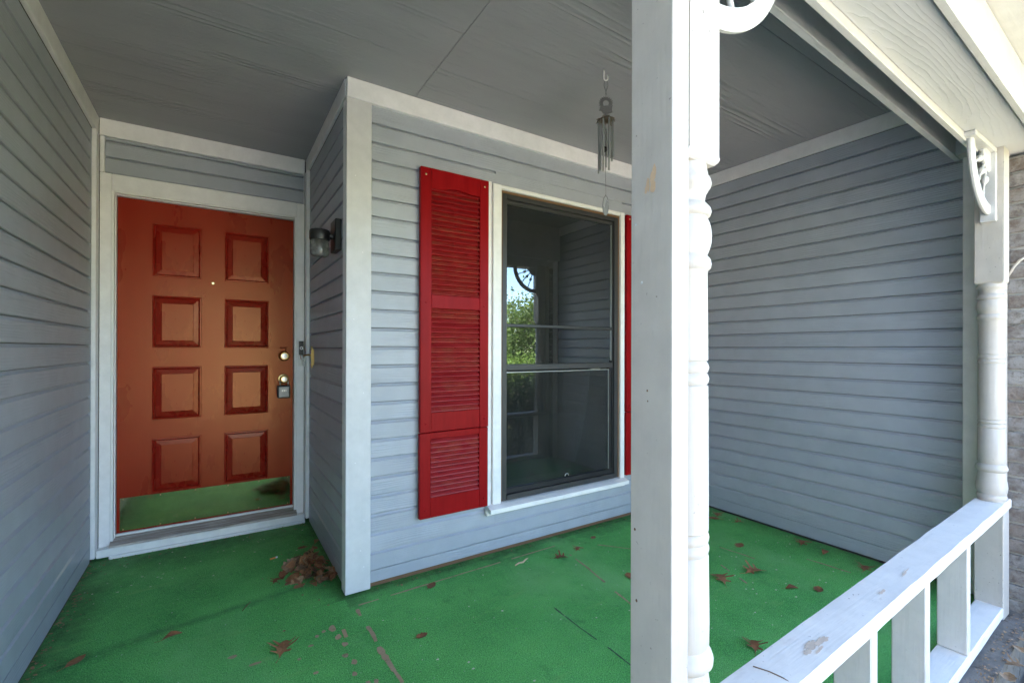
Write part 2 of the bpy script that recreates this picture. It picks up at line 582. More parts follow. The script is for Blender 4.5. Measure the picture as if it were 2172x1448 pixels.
def lathe(bm, prof, c=(0, 0, 0), seg=24, axis='Z', cap=True):
    rings = []
    for h, r in prof:
        ring = []
        for i in range(seg):
            a = 2*math.pi*i/seg
            p = {'Z': (r*math.cos(a), r*math.sin(a), h), 'Y': (r*math.cos(a), h, r*math.sin(a)), 'X': (h, r*math.cos(a), r*math.sin(a))}[axis]
            ring.append(bm.verts.new((c[0]+p[0], c[1]+p[1], c[2]+p[2])))
        rings.append(ring)
    fs = []
    for a, b in zip(rings, rings[1:]):
        for i in range(seg):
            fs.append(bm.faces.new((a[i], a[(i+1) % seg], b[(i+1) % seg], b[i])))
    if cap:
        fs += [bm.faces.new(rings[0]), bm.faces.new(rings[-1][::-1])]
    bmesh.ops.recalc_face_normals(bm, faces=fs)


def tube(bm, pts, r, seg=8):
    pts = [Vector(p) for p in pts]
    rr = r if isinstance(r, (list, tuple)) else [r]*len(pts)
    rings = []
    n0 = None
    for i, p in enumerate(pts):
        d = (pts[min(i+1, len(pts)-1)] - pts[max(i-1, 0)]).normalized()
        if n0 is None:
            n0 = d.orthogonal().normalized()
        n0 = (n0 - d*n0.dot(d)).normalized()
        b = d.cross(n0)
        rings.append([bm.verts.new(p + (n0*math.cos(2*math.pi*k/seg) + b*math.sin(2*math.pi*k/seg))*rr[i]) for k in range(seg)])
    fs = []
    for a, b in zip(rings, rings[1:]):
        for k in range(seg):
            fs.append(bm.faces.new((a[k], a[(k+1) % seg], b[(k+1) % seg], b[k])))
    fs += [bm.faces.new(rings[0]), bm.faces.new(rings[-1][::-1])]
    bmesh.ops.recalc_face_normals(bm, faces=fs)


def ball(bm, c, r, sx=1, sy=1, sz=1):
    res = bmesh.ops.create_uvsphere(bm, u_segments=12, v_segments=8, radius=r)
    for v in res['verts']:
        v.co = Vector((v.co.x*sx, v.co.y*sy, v.co.z*sz)) + Vector(c)


def mesh(bm, name, smooth=None):
    bmesh.ops.recalc_face_normals(bm, faces=bm.faces)
    me = bpy.data.meshes.new(name)
    bm.to_mesh(me)
    bm.free()
    if smooth is not None:
        for p in me.polygons:
            p.use_smooth = True
        if smooth < 3:
            me.set_sharp_from_angle(angle=smooth)
    return me


def put(name, me, mat=None, parent=None, loc=(0, 0, 0), rot=None):
    """link mesh data as one object; loc is in world space, parents are unrotated"""
    o = bpy.data.objects.new(name, me)
    COL.objects.link(o)
    p = Vector(loc)
    if parent is not None:
        o.parent = parent
        q = parent
        while q is not None:
            p = p - q.location
            q = q.parent
    o.location = p
    if rot is not None:
        o.rotation_euler = rot
    if mat is not None and not me.materials:
        me.materials.append(mat)
    return o


def obj(name, bm, mat, parent=None, loc=None, smooth=None, center=True):
    """one mesh object from world-space bmesh; its origin goes to loc or the middle of its base"""
    if loc is None:
        if center and len(bm.verts):
            bm.verts.ensure_lookup_table()
            xs = [v.co for v in bm.verts]
            loc = Vector(((min(v.x for v in xs)+max(v.x for v in xs))/2, (min(v.y for v in xs)+max(v.y for v in xs))/2, min(v.z for v in xs)))
        else:
            loc = Vector((0, 0, 0))
    loc = Vector(loc)
    for v in bm.verts:
        v.co = v.co - loc
    return put(name, mesh(bm, name, smooth), mat, parent, loc)


def bx(name, mat, parent, x0, x1, y0, y1, z0, z1, bev=.0015, f=None, seg=1):
    bm = bmesh.new()
    box(bm, x0, x1, y0, y1, z0, z1, bev, f, seg)
    return obj(name, bm, mat, parent)


def tag(o, label, cat, group=None):
    o['label'] = label
    o['category'] = cat
    if group:
        o['group'] = group
    return o


def thing(name, label, cat, loc=(0, 0, 0), group=None):
    o = bpy.data.objects.new(name, None)
    o.empty_display_size = .05
    COL.objects.link(o)
    o.location = loc
    return tag(o, label, cat, group)


def struct(o):
    o['kind'] = 'structure'
    return o


# ------------------------------------------------------------------ main planes (metres, floor at z = 0)
XL, XE, YW, YD, XR, CE = -.577, 3.052, 2.237, 3.376, .505, 2.44
EXP = .0911                                     # exposed height of one siding course


def sk(x):
    """the front of the porch runs a little out of square: offset in y"""
    return .0226*(x - 2.85)


def fr(p):
    return Vector((p.x, p.y + sk(p.x), p.z))


# ------------------------------------------------------------------ ground and floor
bm = bmesh.new()
box(bm, -60, 60, -75, 40, -.6, -.22)
struct(obj('lawn', bm, M['lawn']))
bm = bmesh.new()
n = 24
grid = {}
for i in range(n+1):
    for j in range(9):
        x = .9 + 4.2*i/n; y = -1.3 + 1.7*j/8
        grid[i, j] = bm.verts.new((x, y, -.165 + .03*noise.noise(Vector((x*5, y*5, 0)))))
for i in range(n):
    for j in range(8):
        bm.faces.new((grid[i, j], grid[i+1, j], grid[i+1, j+1], grid[i, j+1]))
struct(obj('flower_bed', bm, M['soil'], smooth=3.2))
bm = bmesh.new()
box(bm, -.575, .85, -1.35, .40, -.21, -.12, .006)
box(bm, -.575, 3.0, -9, -1.356, -.21, -.122, .006)  # unseen wide court, added to bounce sunlight into the porch
struct(obj('walkway_bounce_court', bm, M['walk']))

bm = bmesh.new()
prism(bm, [(XL-.02, .445+sk(XL)), (3.0, .452), (3.0, .56), (3.2, .56), (3.2, 3.5), (XL-.02, 3.5)], 'Z', -.28, -.004)
floor = obj('porch_floor', bm, M['concrete'], loc=(1.2, 1.9, -.28))
struct(floor)
bm = bmesh.new()
n = 40
top = [(XL, YD), (XL, .56+sk(XL))]
pts = []
for i in range(n+1):                            # ragged front edge of the coating, under the rail
    x = XL + (XE-XL)*i/n
    pts.append((x, .535 + sk(x) + .012*noise.noise(Vector((x*9, 3, 0)))))
pts += [(XE, YW+.02), (XR+.02, YW+.02), (XR+.02, YD), (XL, YD)]
prism(bm, pts, 'Z', -.0035, 0.0)
obj('green_coating', bm, M['floor'], floor)


def strip(pts, w, seed, z=.0012, keep=0.0):
    """ragged worn band along a polyline, broken where noise falls under keep"""
    r = random.Random(seed)
    bm = bmesh.new()
    P = [Vector((p[0], p[1], 0)) for p in pts]
    L = sum((b-a).length for a, b in zip(P, P[1:]))
    nseg = max(6, int(L/.018))
    row = []
    acc = 0
    samples = []
    for a, b in zip(P, P[1:]):
        k = max(2, int((b-a).length/.018))
        for i in range(k):
            samples.append((a.lerp(b, i/k), (b-a).normalized()))
    samples.append((P[-1], (P[-1]-P[-2]).normalized()))
    prev = None
    for i, (p, d) in enumerate(samples):
        nrm = Vector((-d.y, d.x, 0))
        s = noise.noise(Vector((i*.22, seed, 0)))
        ww = w*(.55 + .9*abs(noise.noise(Vector((i*.37, seed+5, 0)))) + .25*r.random())
        if s < keep:
            prev = None
            continue
        c = p + nrm*noise.noise(Vector((i*.15, seed+9, 0)))*w*.8
        a = bm.verts.new((c.x+nrm.x*ww, c.y+nrm.y*ww, z)); b = bm.verts.new((c.x-nrm.x*ww, c.y-nrm.y*ww, z))
        if prev:
            bm.faces.new((prev[0], a, b, prev[1]))
        prev = (a, b)
    return bm


worn = [([(.54, 2.12), (.80, 2.125), (1.1, 2.13), (1.68, 2.135)], .006, 1, -.25),
        ([(.527, 2.09), (.527, 2.03)], .010, 2, -.9),
        ([(.53, 1.94), (.532, 1.8), (.539, 1.62)], .011, 3, -.35),
        ([(.54, 1.62), (.545, 1.3), (.55, 1.1)], .009, 4, -.1),
        ([(.44, 1.99), (.44, 1.85), (.445, 1.6), (.45, 1.3)], .009, 5, .02),
        ([(1.677, 2.0), (1.66, 1.85), (1.585, 1.45)], .006, 6, -.2),
        ([(1.90, 2.01), (2.1, 1.78), (2.31, 1.535), (2.216, 1.28)], .006, 7, -.12),
        ([(2.477, 1.66), (2.50, 1.5), (2.519, 1.33)], .006, 8, -.1),
        ([(2.75, 1.25), (2.78, 1.05)], .006, 9, -.2)]
for pts, w, s, k in worn:
    obj('worn_line', strip(pts, w, s, z=.0006+.0002*s, keep=k), M['worn'], floor)
obj('crack', strip([(1.276, 1.628), (1.275, 1.45), (1.283, 1.3), (1.284, 1.0), (1.29, .75)], .0034, 21, keep=-.18), M['crackm'], floor)


def blob(cx, cy, rx, ry, seed, z=.0012):
    bm = bmesh.new()
    k = 14
    ring = []
    for i in range(k):
        a = 2*math.pi*i/k
        q = 1 + .45*noise.noise(Vector((math.cos(a)*1.3, math.sin(a)*1.3, seed*3.7)))
        ring.append(bm.verts.new((cx+rx*q*math.cos(a), cy+ry*q*math.sin(a), z)))
    bm.faces.new(ring)
    return bm


for i, (x, y, rx, ry) in enumerate([(.405, 2.0, .014, .022), (.412, 1.93, .012, .018), (.425, 1.87, .011, .017), (.41, 1.80, .011, .014),
                                    (.43, 1.745, .010, .014), (.415, 1.68, .009, .012), (.34, 1.98, .009, .009), (.31, 1.93, .010, .007),
                                    (.30, 1.76, .009, .009), (.21, 1.67, .012, .010), (.37, 2.0, .008, .010), (.26, 1.87, .007, .006),
                                    (.05, 2.02, .016, .011), (.12, 1.93, .022, .008), (-.05, 1.85, .012, .008), (.47, 1.60, .008, .016)]):
    obj('worn_spot', blob(x, y, rx, ry, i), M['worn'], floor)

# ------------------------------------------------------------------ siding
BOARDS = {}


def board_mesh(length, axis, side, h=EXP, mat=None):
    """one course of drop siding: flat face, cove along the top; local origin at its start, outer face on the plane"""
    key = (round(length, 4), axis, side, round(h, 4), mat)
    if key in BOARDS:
        return BOARDS[key]
    prof = [(-.019, .0), (-.0032, .0), (-.0004, .0028), (0, .0040), (0, .0750), (-.0022, .0768), (-.0065, .0802), (-.0092, .0840), (-.0100, h-.0030), (-.019, h-.0030)]
    if h < EXP-.001:
        prof = [(-.016, 0), (-.0015, 0), (0, .0015), (0, h-.0006), (-.016, h-.0006)]
    bm = bmesh.new()
    nseg = max(1, int(length/.35))
    rows = []
    for k in range(nseg+1):
        s = length*k/nseg
        row = []
        for o, z in prof:
            wv = 0.0011*noise.noise(Vector((s*3, z*0+length, side))) if z < .07 else 0
            p = (s, -o*side + 0, z+wv*0) if axis == 'X' else (-o*side*-1 if False else o*side, s, z)
            if axis == 'X':
                p = (s, o*side, z)
            row.append(bm.verts.new(p))
        rows.append(row)
    m = len(prof)
    for a, b in zip(rows, rows[1:]):
        for i in range(m):
            bm.faces.new((a[i], b[i], b[(i+1) % m], a[(i+1) % m]))
    bm.faces.new(rows[0]); bm.faces.new(rows[-1])
    me = mesh(bm, 'board')
    me.materials.append(M[mat or ('sid_x' if axis == 'X' else 'sid_y')])
    BOARDS[key] = me
    return me


def courses(parent, axis, plane, side, a, b, zphase, z0, z1, holes=(), mat=None):
    """siding from a to b along axis; side = +1 when the face looks towards + of the other axis"""
    k0 = math.floor((z0 - zphase)/EXP)
    z = zphase + k0*EXP
    while z < z1 - .004:
        lo, h = z, EXP
        if lo < z0:
            h = lo + EXP - z0; lo = z0
        if lo + h > z1:
            h = z1 - lo
        spans = [(a, b)]
        for (ha, hb, hz0, hz1) in holes:
            if lo + h > hz0 + .002 and lo < hz1 - .002:
                for q0, q1 in ((lo, hz0), (hz1, lo+h)):
                    if q1 - q0 > .006 and q0 >= lo-1e-6 and q1 <= lo+h+1e-6:
                        put('board', board_mesh(hb-ha-.002, axis, side, q1-q0), None, parent, (ha+.001, plane, q0) if axis == 'X' else (plane, ha+.001, q0))
                spans = [s for (p, q) in spans for s in ((p, min(q, ha)), (max(p, hb), q)) if s[1] - s[0] > .01]
        for p, q in spans:
            me = board_mesh(q-p, axis, side, h, mat)
            j = rnd.uniform(-.0008, .0008)
            loc = (p, plane + j, lo) if axis == 'X' else (plane + j, p, lo)
            put('board', me, None, parent, loc)
        z += EXP


# left wall; its unseen forward wing is added to shape the light
wl = thing('side_wall', 'blue grey lap sided wall at the left edge beside the red door', 'wall', (XL, 1.9, 0))
bx('backing', M['backing'], wl, XL-.16, XL-.0195, -3.0, 3.55, -.22, 2.6, 0)  # runs on forward as the added wing, blocking sky beside the post
courses(wl, 'Y', XL, 1, .40, 3.3015, 1.27, .004, 2.35)
courses(wl, 'Y', XL, 1, -2.98, .399, 1.27, -.15, 2.35, mat='wing_white_y')  # added wing boards, white to bounce light onto the post's side face
bx('top_trim', M['trim_y'], wl, XL, XL+.019, .72, 3.376, 2.352, CE, .002)
bx('corner_strip', M['trim_z'], wl, XL+.001, XL+.021, 3.302, 3.374, .02, 2.349, .003)
bx('end_filler', M['sid_y'], wl, XL-.0185, XL+.0008, 3.3018, 3.320, .02, 2.349, 0)
bx('added_wing_end', M['white_z'], wl, XL-.16, XL+.019, -3.06, -2.985, -.2, 2.35, .003)  # front end of the added wing
bx('added_wing_trim', M['trim_y'], wl, XL, XL+.019, -2.98, .36, 2.352, 2.48, .002)

# right wall
wr = thing('side_wall', 'grey lap sided wall behind the railing, on the right of the porch', 'wall', (XE, 1.4, 0))
bx('backing', M['backing'], wr, XE+.0195, XE+.13, .62, 2.42, 0, 2.6, 0)
courses(wr, 'Y', XE, -1, .684, YW-.001, 1.27, .012, 2.35)
bx('top_trim', M['trim_y'], wr, XE-.019, XE, .69, YW-.017, 2.352, CE, .002)
bx('corner_board', M['trim_z'], wr, XE-.022, XE, .615, .682, .0, 2.10, .003)

# window wall
ww = thing('window_wall', 'pale blue grey lap sided wall carrying the window and red shutters', 'wall', (1.8, YW, 0))
bx('backing', M['backing'], ww, .52, 1.33, YW+.031, YW+.13, 0, 2.6, 0)
bx('backing', M['backing'], ww, 2.345, XE+.016, YW+.031, YW+.13, 0, 2.6, 0)
bx('backing', M['backing'], ww, 1.331, 2.344, YW+.031, YW+.13, 0, .255, 0)
bx('backing', M['backing'], ww, 1.331, 2.344, YW+.031, YW+.13, 2.105, 2.6, 0)
courses(ww, 'X', YW+.008, -1, .6225, XE-.001, 1.264, .022, 2.352, holes=[(1.33, 2.345, .258, 2.095)])
bx('top_trim', M['trim_x'], ww, .507, XE-.02, YW-.016, YW+.008, 2.345, CE, .002)
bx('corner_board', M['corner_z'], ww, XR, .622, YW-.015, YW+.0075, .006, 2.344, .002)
bx('corner_return', M['trim_z'], ww, XR, XR+.030, YW+.008, YW+.060, .006, 2.344, .002)
for x, z in ((.575, .20), (.590, .34), (.548, .62), (.585, .95), (.540, 1.30), (.580, 1.62), (.545, 1.98), (.590, .12)):
    bm = bmesh.new(); ball(bm, (x, YW-.0152, z), .0028, 1, .35, 1)
    obj('nail_head', bm, M['trim_z'], ww, smooth=3.2)
bx('footing_gap', M['brown_wood'], ww, .62, XE, YW+.012, YW+.03, .002, .020, 0)

# short return wall by the door
wt = thing('return_wall', 'narrow shaded lap sided return wall between red door and corner board', 'wall', (XR+.012, 2.8, 0))
bx('backing', M['backing'], wt, XR+.031, XR+.14, YW+.135, 3.55, 0, 2.6, 0)
courses(wt, 'Y', XR+.012, -1, YW+.0605, 3.3015, 1.258, .01, 2.35)
bx('top_trim', M['trim_y'], wt, XR-.004, XR+.012, YW+.010, 3.376, 2.352, CE, .002)
bx('corner_strip', M['trim_z'], wt, XR-.010, XR+.011, 3.302, 3.374, .03, 2.349, .003)
bx('end_filler', M['sid_y'], wt, XR+.0112, XR+.030, 3.3018, 3.320, .03, 2.349, 0)

# door wall
wd = thing('door_wall', 'white trimmed wall around the red front door with siding strip above', 'wall', (0, YD, 0))
bx('backing', M['backing'], wd, XL-.16, -.52, YD+.030, YD+.20, 0, 2.6, 0)
bx('backing', M['backing'], wd, .467, XR+.03, YD+.030, YD+.20, 0, 2.6, 0)
bx('backing', M['backing'], wd, -.519, .466, YD+.030, YD+.20, 2.06, 2.6, 0)
courses(wd, 'X', YD+.010, -1, -.533, .489, 2.237-.0911, 2.142, 2.342)
bx('top_trim', M['trim_x'], wd, XL+.021, XR-.012, YD-.004, YD+.029, 2.344, CE, .002)
bx('side_trim', M['trim_z'], wd, XL+.023, -.534, YD-.002, YD+.029, 2.141, 2.343, .002)
bx('side_trim', M['trim_z'], wd, .490, XR-.012, YD-.002, YD+.029, 2.141, 2.343, .002)

# ------------------------------------------------------------------ ceiling
ce = thing('porch_ceiling', 'grey painted plywood porch ceiling overhead', 'ceiling', (1.2, 1.9, CE))
J = .0007
for a in ((XL-.1, .838-J, .985+J, 3.56), (.838+J, XE+.1, .985+J, 2.3), (XL-.1, 1.62-J, .55, .985-J), (1.62+J, XE+.1, .55, .985-J)):
    bx('panel', M['ceiling'], ce, *a, CE, CE+.012, .0012)
bx('deck', M['backing'], ce, XL-.16, XE+.13, .5, 3.56, CE+.013, CE+.05, 0)

# ------------------------------------------------------------------ door and frame
df = thing('door_frame', 'white door frame with weathered wooden sill around the red door', 'door frame', (-.03, YD, 0))
DX0, DX1, DZ0, DZ1, DY = -.484, .430, .100, 2.027, YD+.050
bx('casing', M['trim_z'], df, XL+.023, -.503, YD-.002, YD+.028, .03, 2.139, .0025)
bx('casing', M['trim_z'], df, .444, XR-.012, YD-.002, YD+.028, .03, 2.139, .0025)
bx('head_casing', M['trim_x'], df, -.5025, .4435, YD-.002, YD+.028, 2.045, 2.139, .0025)
for x0, x1 in ((-.5025, -.491), (.4315, .4435)):
    bx('bead', M['white_z'], df, x0, x1, YD-.006, YD+.020, .075, 2.044, .002)
bx('bead', M['white_x'], df, -.490, .431, YD-.006, YD+.020, 2.034, 2.044, .002)
bx('jamb', M['trim_z'], df, -.502, -.4865, YD+.021, YD+.18, .075, 2.05, 0)
bx('jamb', M['trim_z'], df, .4325, .447, YD+.021, YD+.18, .075, 2.05, 0)
bx('head_jamb', M['trim_x'], df, -.486, .432, YD+.021, YD+.18, 2.0295, 2.05, 0)
bm = bmesh.new()
prism(bm, [(YD+.17, .094), (YD+.055, .094), (YD-.050, .068), (YD-.052, .050), (YD+.17, .050)], 'X', -.502, .447)
obj('sill', bm, M['sill_wood'], df)
bx('sill_strip', M['white_x'], df, -.486, .432, YD+.030, YD+.048, .090, .103, .003)
bm = bmesh.new()
box(bm, XL+.022, XR-.012, YD-.056, YD-.006, .012, .056, .003)
obj('sill_riser', bm, M['white_x'], df)
bm = bmesh.new()
box(bm, -.50, XR-.012, YD-.072, YD-.057, .0, .020, .004)
obj('base_strip', bm, M['white_x'], df)

dr = thing('front_door', 'dark red eight panel front door with brass kick plate', 'door', (-.03, DY, DZ0))
PX = ((-.326, -.084), (.036, .282))
PZ = ((1.586, 1.900), (1.164, 1.473), (.737, 1.050), (.307, .626))


def door_slab():
    """slab face as a grid with a moulded, sunk and raised field at each of the eight panels"""
    bm = bmesh.new()
    xs = [DX0, PX[0][0], PX[0][1], PX[1][0], PX[1][1], DX1]
    zs = [DZ0] + [z for p in reversed(PZ) for z in p] + [DZ1]
    for i in range(len(xs)-1):
        for j in range(len(zs)-1):
            if i in (1, 3) and j % 2 == 1:
                continue
            bm.faces.new([bm.verts.new((x, DY, z)) for x, z in ((xs[i], zs[j]), (xs[i+1], zs[j]), (xs[i+1], zs[j+1]), (xs[i], zs[j+1]))])
    bmesh.ops.remove_doubles(bm, verts=bm.verts, dist=1e-5)
    for (x0, x1, z0, z1) in ((DX0, DX1, DZ0, DZ1),):
        lo = [(x0, z0), (x1, z0), (x1, z1), (x0, z1)]
        a = [bm.verts.new((x, DY, z)) for x, z in lo]; b = [bm.verts.new((x, DY+.044, z)) for x, z in lo]
        for k in range(4):
            bm.faces.new((a[k], a[(k+1) % 4], b[(k+1) % 4], b[k]))
        bm.faces.new(b)
    bmesh.ops.remove_doubles(bm, verts=bm.verts, dist=1e-5)
    return bm


obj('slab', door_slab(), M['door'], dr)
for (x0, x1) in PX:
    for (z0, z1) in PZ:
        bm = bmesh.new()
        rings = []
        # (inset, depth): moulding bead, groove, sloped field border, flat field
        for ins, dep in ((0, 0), (.003, -.0035), (.008, -.0045), (.012, -.001), (.0145, .006), (.0175, .009), (.041, .0035), (.044, .001), (.046, .0008)):
            rings.append([bm.verts.new((x, DY+dep, z)) for x, z in ((x0+ins, z0+ins), (x1-ins, z0+ins), (x1-ins, z1-ins), (x0+ins, z1-ins))])
        for a, b in zip(rings, rings[1:]):
            for k in range(4):
                bm.faces.new((a[k], a[(k+1) % 4], b[(k+1) % 4], b[k]))
        bm.faces.new(rings[-1])
        obj('raised_panel', bm, M['door'], dr)
kp = bx('kick_plate', M['brass_plate'], dr, -.470, .415, DY-.0035, DY-.0005, .110, .299, .001)
for i in range(6):
    for z in (.118, .291):
        x = -.455 + .855*i/5
        bm = bmesh.new()
        ball(bm, (x, DY-.004, z), .004, 1, .5, 1)
        obj('screw', bm, M['brass'], kp, smooth=3.2)
bm = bmesh.new()
lathe(bm, [(-.006, .0035), (-.006, .007), (-.002, .009), (.001, .009)], (-.026, DY, 1.567), 16, 'Y')
obj('peephole', bm, M['brass_bright'], dr, smooth=.7)
bm = bmesh.new()
lathe(bm, [(-.030, .013), (-.030, .023), (-.024, .027), (-.010, .030), (-.006, .034), (.0, .035)], (.376, DY, 1.110), 24, 'Y')
db = obj('deadbolt', bm, M['brass'], dr, smooth=.7)
bm = bmesh.new()
lathe(bm, [(-.034, .010), (-.033, .0175), (-.0295, .0185)], (.376, DY, 1.110), 20, 'Y')
obj('lock_face', bm, M['steel'], db, smooth=.7)
bm = bmesh.new()
box(bm, .3745, .3775, DY-.0352, DY-.0341, 1.104, 1.116)
obj('keyhole', bm, M['black'], db)
bm = bmesh.new()
lathe(bm, [(-.066, .012), (-.065, .020), (-.058, .026), (-.045, .028), (-.034, .022), (-.026, .013), (-.012, .013), (-.009, .030), (-.002, .033), (.0, .033)], (.372, DY, .957), 24, 'Y')
kn = obj('knob', bm, M['brass'], dr, smooth=.7)
bm = bmesh.new()
lathe(bm, [(-.0685, .008), (-.068, .0145), (-.065, .0155)], (.372, DY, .957), 20, 'Y')
obj('lock_face', bm, M['steel'], kn, smooth=.7)
bm = bmesh.new()
tube(bm, [(.352, DY-.001, 1.165), (.372, DY-.006, 1.163), (.398, DY-.003, 1.172)], [.003, .005, .002], 6)
tube(bm, [(.388, DY-.003, 1.165), (.386, DY-.007, 1.150), (.380, DY-.005, 1.140)], [.003, .004, .002], 6)
obj('scratched_dent', bm, M['door'], dr, smooth=3.2)

# key safe hung on the knob
lb = thing('key_lockbox', 'small grey key lockbox hanging from the door knob', 'lockbox', (.370, DY-.035, .83))
ly = DY-.052
bm = bmesh.new(); box(bm, .332, .408, ly-.010, ly+.022, .832, .915, .008, seg=2)
obj('rubber_sleeve', bm, M['rubber'], lb)
bm = bmesh.new(); box(bm, .340, .400, ly-.016, ly-.0102, .838, .908, .004, seg=2)
body = obj('body', bm, M['grey_box'], lb)
bm = bmesh.new(); box(bm, .356, .384, ly-.0185, ly-.0162, .876, .888, .001)
obj('dial_window', bm, M['steel'], body)
for i in range(4):
    bm = bmesh.new(); box(bm, .3585+.0062*i, .3630+.0062*i, ly-.0198, ly-.0187, .878, .886, .0005)
    obj('dial', bm, M['black'] if i % 2 else M['tube'], body)
bm = bmesh.new()
tube(bm, [(.349, ly+.006, .914), (.348, ly+.006, .935)] + [(.372-.024*math.cos(math.pi*k/10), ly+.012+.010*math.sin(math.pi*k/10), .945+.030*math.sin(math.pi*k/10)) for k in range(11)] + [(.396, ly+.006, .935), (.395, ly+.006, .914)], .0042, 8)
obj('shackle', bm, M['steel'], lb, smooth=3.2)

# doorbell, its wires and the brass bracket
bl = thing('video_doorbell', 'slim black video doorbell on the white door casing', 'doorbell', (.472, YD-.012, 1.116))
bx('body', M['black'], bl, .459, .487, YD-.024, YD-.003, 1.118, 1.211, .004, seg=2)
bm = bmesh.new()
for k in range(24):
    pass
lathe(bm, [(-.0255, .0060), (-.0262, .0085), (-.0255, .0100), (-.0240, .0105)], (.473, YD, 1.163), 24, 'Y', cap=False)
obj('light_ring', bm, M['steel'], bl, smooth=3.2)
bm = bmesh.new(); lathe(bm, [(-.0258, .001), (-.0256, .0045), (-.024, .005)], (.473, YD, 1.192), 14, 'Y')
obj('lens', bm, M['gasket'], bl, smooth=3.2)
bx('back_plate', M['white_z'], bl, .456, .484, YD-.008, YD-.0025, 1.040, 1.117, .002)
wi = thing('doorbell_wires', 'loose white and red wires hanging below the black doorbell', 'wires', (.48, YD-.012, 1.04))
for k, (mm, pts) in enumerate([
    ('wire', [(.478, YD-.012, 1.117), (.474, YD-.022, 1.080), (.478, YD-.028, 1.050), (.489, YD-.035, 1.045), (.497, YD-.045, 1.080), (.496, YD-.06, 1.110)]),
    ('wire', [(.482, YD-.012, 1.117), (.484, YD-.025, 1.085), (.476, YD-.030, 1.062), (.485, YD-.038, 1.050), (.496, YD-.05, 1.095)]),
    ('copper', [(.468, YD-.012, 1.117), (.469, YD-.020, 1.100), (.474, YD-.020, 1.085), (.476, YD-.022, 1.07)]),
    ('wire', [(.484, YD-.04, 1.075), (.496, YD-.06, 1.112), (.497, YD-.075, 1.128)])]):
    bm = bmesh.new()
    P = [Vector(p) for p in pts]
    fine = []
    for i in range(len(P)-1):
        p0, p1, p2, p3 = P[max(i-1, 0)], P[i], P[i+1], P[min(i+2, len(P)-1)]
        for q in range(5):
            u = q/5
            fine.append(.5*((2*p1)+(p2-p0)*u+(2*p0-5*p1+4*p2-p3)*u*u+(3*p1-p0-3*p2+p3)*u*u*u))
    fine.append(P[-1])
    tube(bm, fine, .0022 if k < 3 else .0055, 6)
    obj('wire', bm, M[mm], wi, smooth=3.2)
bk = thing('brass_bracket', 'ornate aged brass bracket on the return wall beside the doorbell', 'bracket', (.50, 3.20, 1.04))
bm = bmesh.new()
lathe(bm, [(1.036, .002), (1.042, .006), (1.050, .0035), (1.056, .007), (1.064, .0045), (1.085, .006), (1.105, .0085), (1.125, .006), (1.146, .0045), (1.154, .007), (1.160, .0035), (1.168, .006), (1.176, .002)], (.508, 3.16, 0), 12)
obj('spindle', bm, M['brass'], bk, smooth=3.2)
bx('wall_leaf', M['brass'], bk, .512, .5165, 3.135, 3.185, 1.055, 1.158, .001)
bm = bmesh.new()
tube(bm, [(.507, 3.165, 1.118), (.492, 3.19, 1.121), (.480, 3.225, 1.117), (.473, 3.25, 1.112)], [.006, .005, .006, .007], 8)
obj('arm', bm, M['brass'], bk, smooth=3.2)

# ------------------------------------------------------------------ wall light
wlamp = thing('wall_lantern', 'black wall light with clear jar shade on the return wall', 'wall light', (.50, 2.44, 1.65))
bm = bmesh.new(); box(bm, .486, .5165, 2.372, 2.485, 1.650, 1.806, .003)
obj('back_plate', bm, M['black'], wlamp)
bm = bmesh.new()
tube(bm, [(.487, 2.44, 1.728), (.470, 2.44, 1.730)], [.017, .013], 12)
obj('arm', bm, M['black'], wlamp, smooth=.8)
cx_, cy_ = .428, 2.45
bm = bmesh.new()
lathe(bm, [(1.704, .043), (1.704, .047), (1.712, .0485), (1.745, .0485), (1.752, .046), (1.756, .038), (1.757, .01)], (cx_, cy_, 0), 28)
obj('cap', bm, M['black'], wlamp, smooth=.6)
bm = bmesh.new()
lathe(bm, [(1.703, .0415), (1.694, .0415), (1.690, .0435), (1.650, .0445), (1.632, .043), (1.625, .036), (1.623, .010), (1.627, .009), (1.629, .034), (1.636, .040), (1.650, .0415), (1.690, .0405), (1.703, .039)], (cx_, cy_, 0), 28, cap=False)
obj('glass_jar', bm, M['jar'], wlamp, smooth=1.0)
bm = bmesh.new()
lathe(bm, [(1.703, .012), (1.690, .012), (1.682, .018), (1.668, .021), (1.655, .017), (1.648, .008)], (cx_, cy_, 0), 18)
obj('bulb', bm, M['bulb'], wlamp, smooth=3.2)

# ------------------------------------------------------------------ window
win = thing('window', 'dark bronze framed window with white surround between the red shutters', 'window', (1.84, YW, .25))
WX0, WX1, WZ0, WZ1 = 1.372, 2.300, .285, 2.062
bx('casing', M['white_z'], win, 1.300, 1.356, YW-.020, YW+.018, .286, 2.094, .003)
bx('casing_back', M['white_z'], win, 1.272, 1.2995, YW-.004, YW+.006, .270, 2.105, .002)
bx('casing', M['white_z'], win, 2.306, 2.344, YW-.020, YW+.018, .286, 2.094, .003)
bx('head_casing', M['white_x'], win, 1.3565, 2.3055, YW-.018, YW+.018, 2.070, 2.094, .003)
bx('inner_strip', M['brown_wood'], win, 1.3565, 1.3695, YW-.005, YW+.03, .290, 2.069, .001)
bx('inner_strip', M['brown_wood'], win, 2.2955, 2.3055, YW-.005, YW+.03, .290, 2.069, .001)
bx('inner_head', M['brown_wood'], win, 1.370, 2.295, YW-.005, YW+.03, 2.056, 2.069, .001)
bm = bmesh.new()
prism(bm, [(YW+.03, .289), (YW-.020, .283), (YW-.058, .273), (YW-.058, .251), (YW-.030, .251), (YW-.030, .262), (YW+.03, .262)], 'X', 1.266, 2.348)
obj('sill', bm, M['white_x'], win)
bx('apron', M['white_x'], win, 1.262, 2.344, YW-.026, YW+.006, .232, .2615, .003)
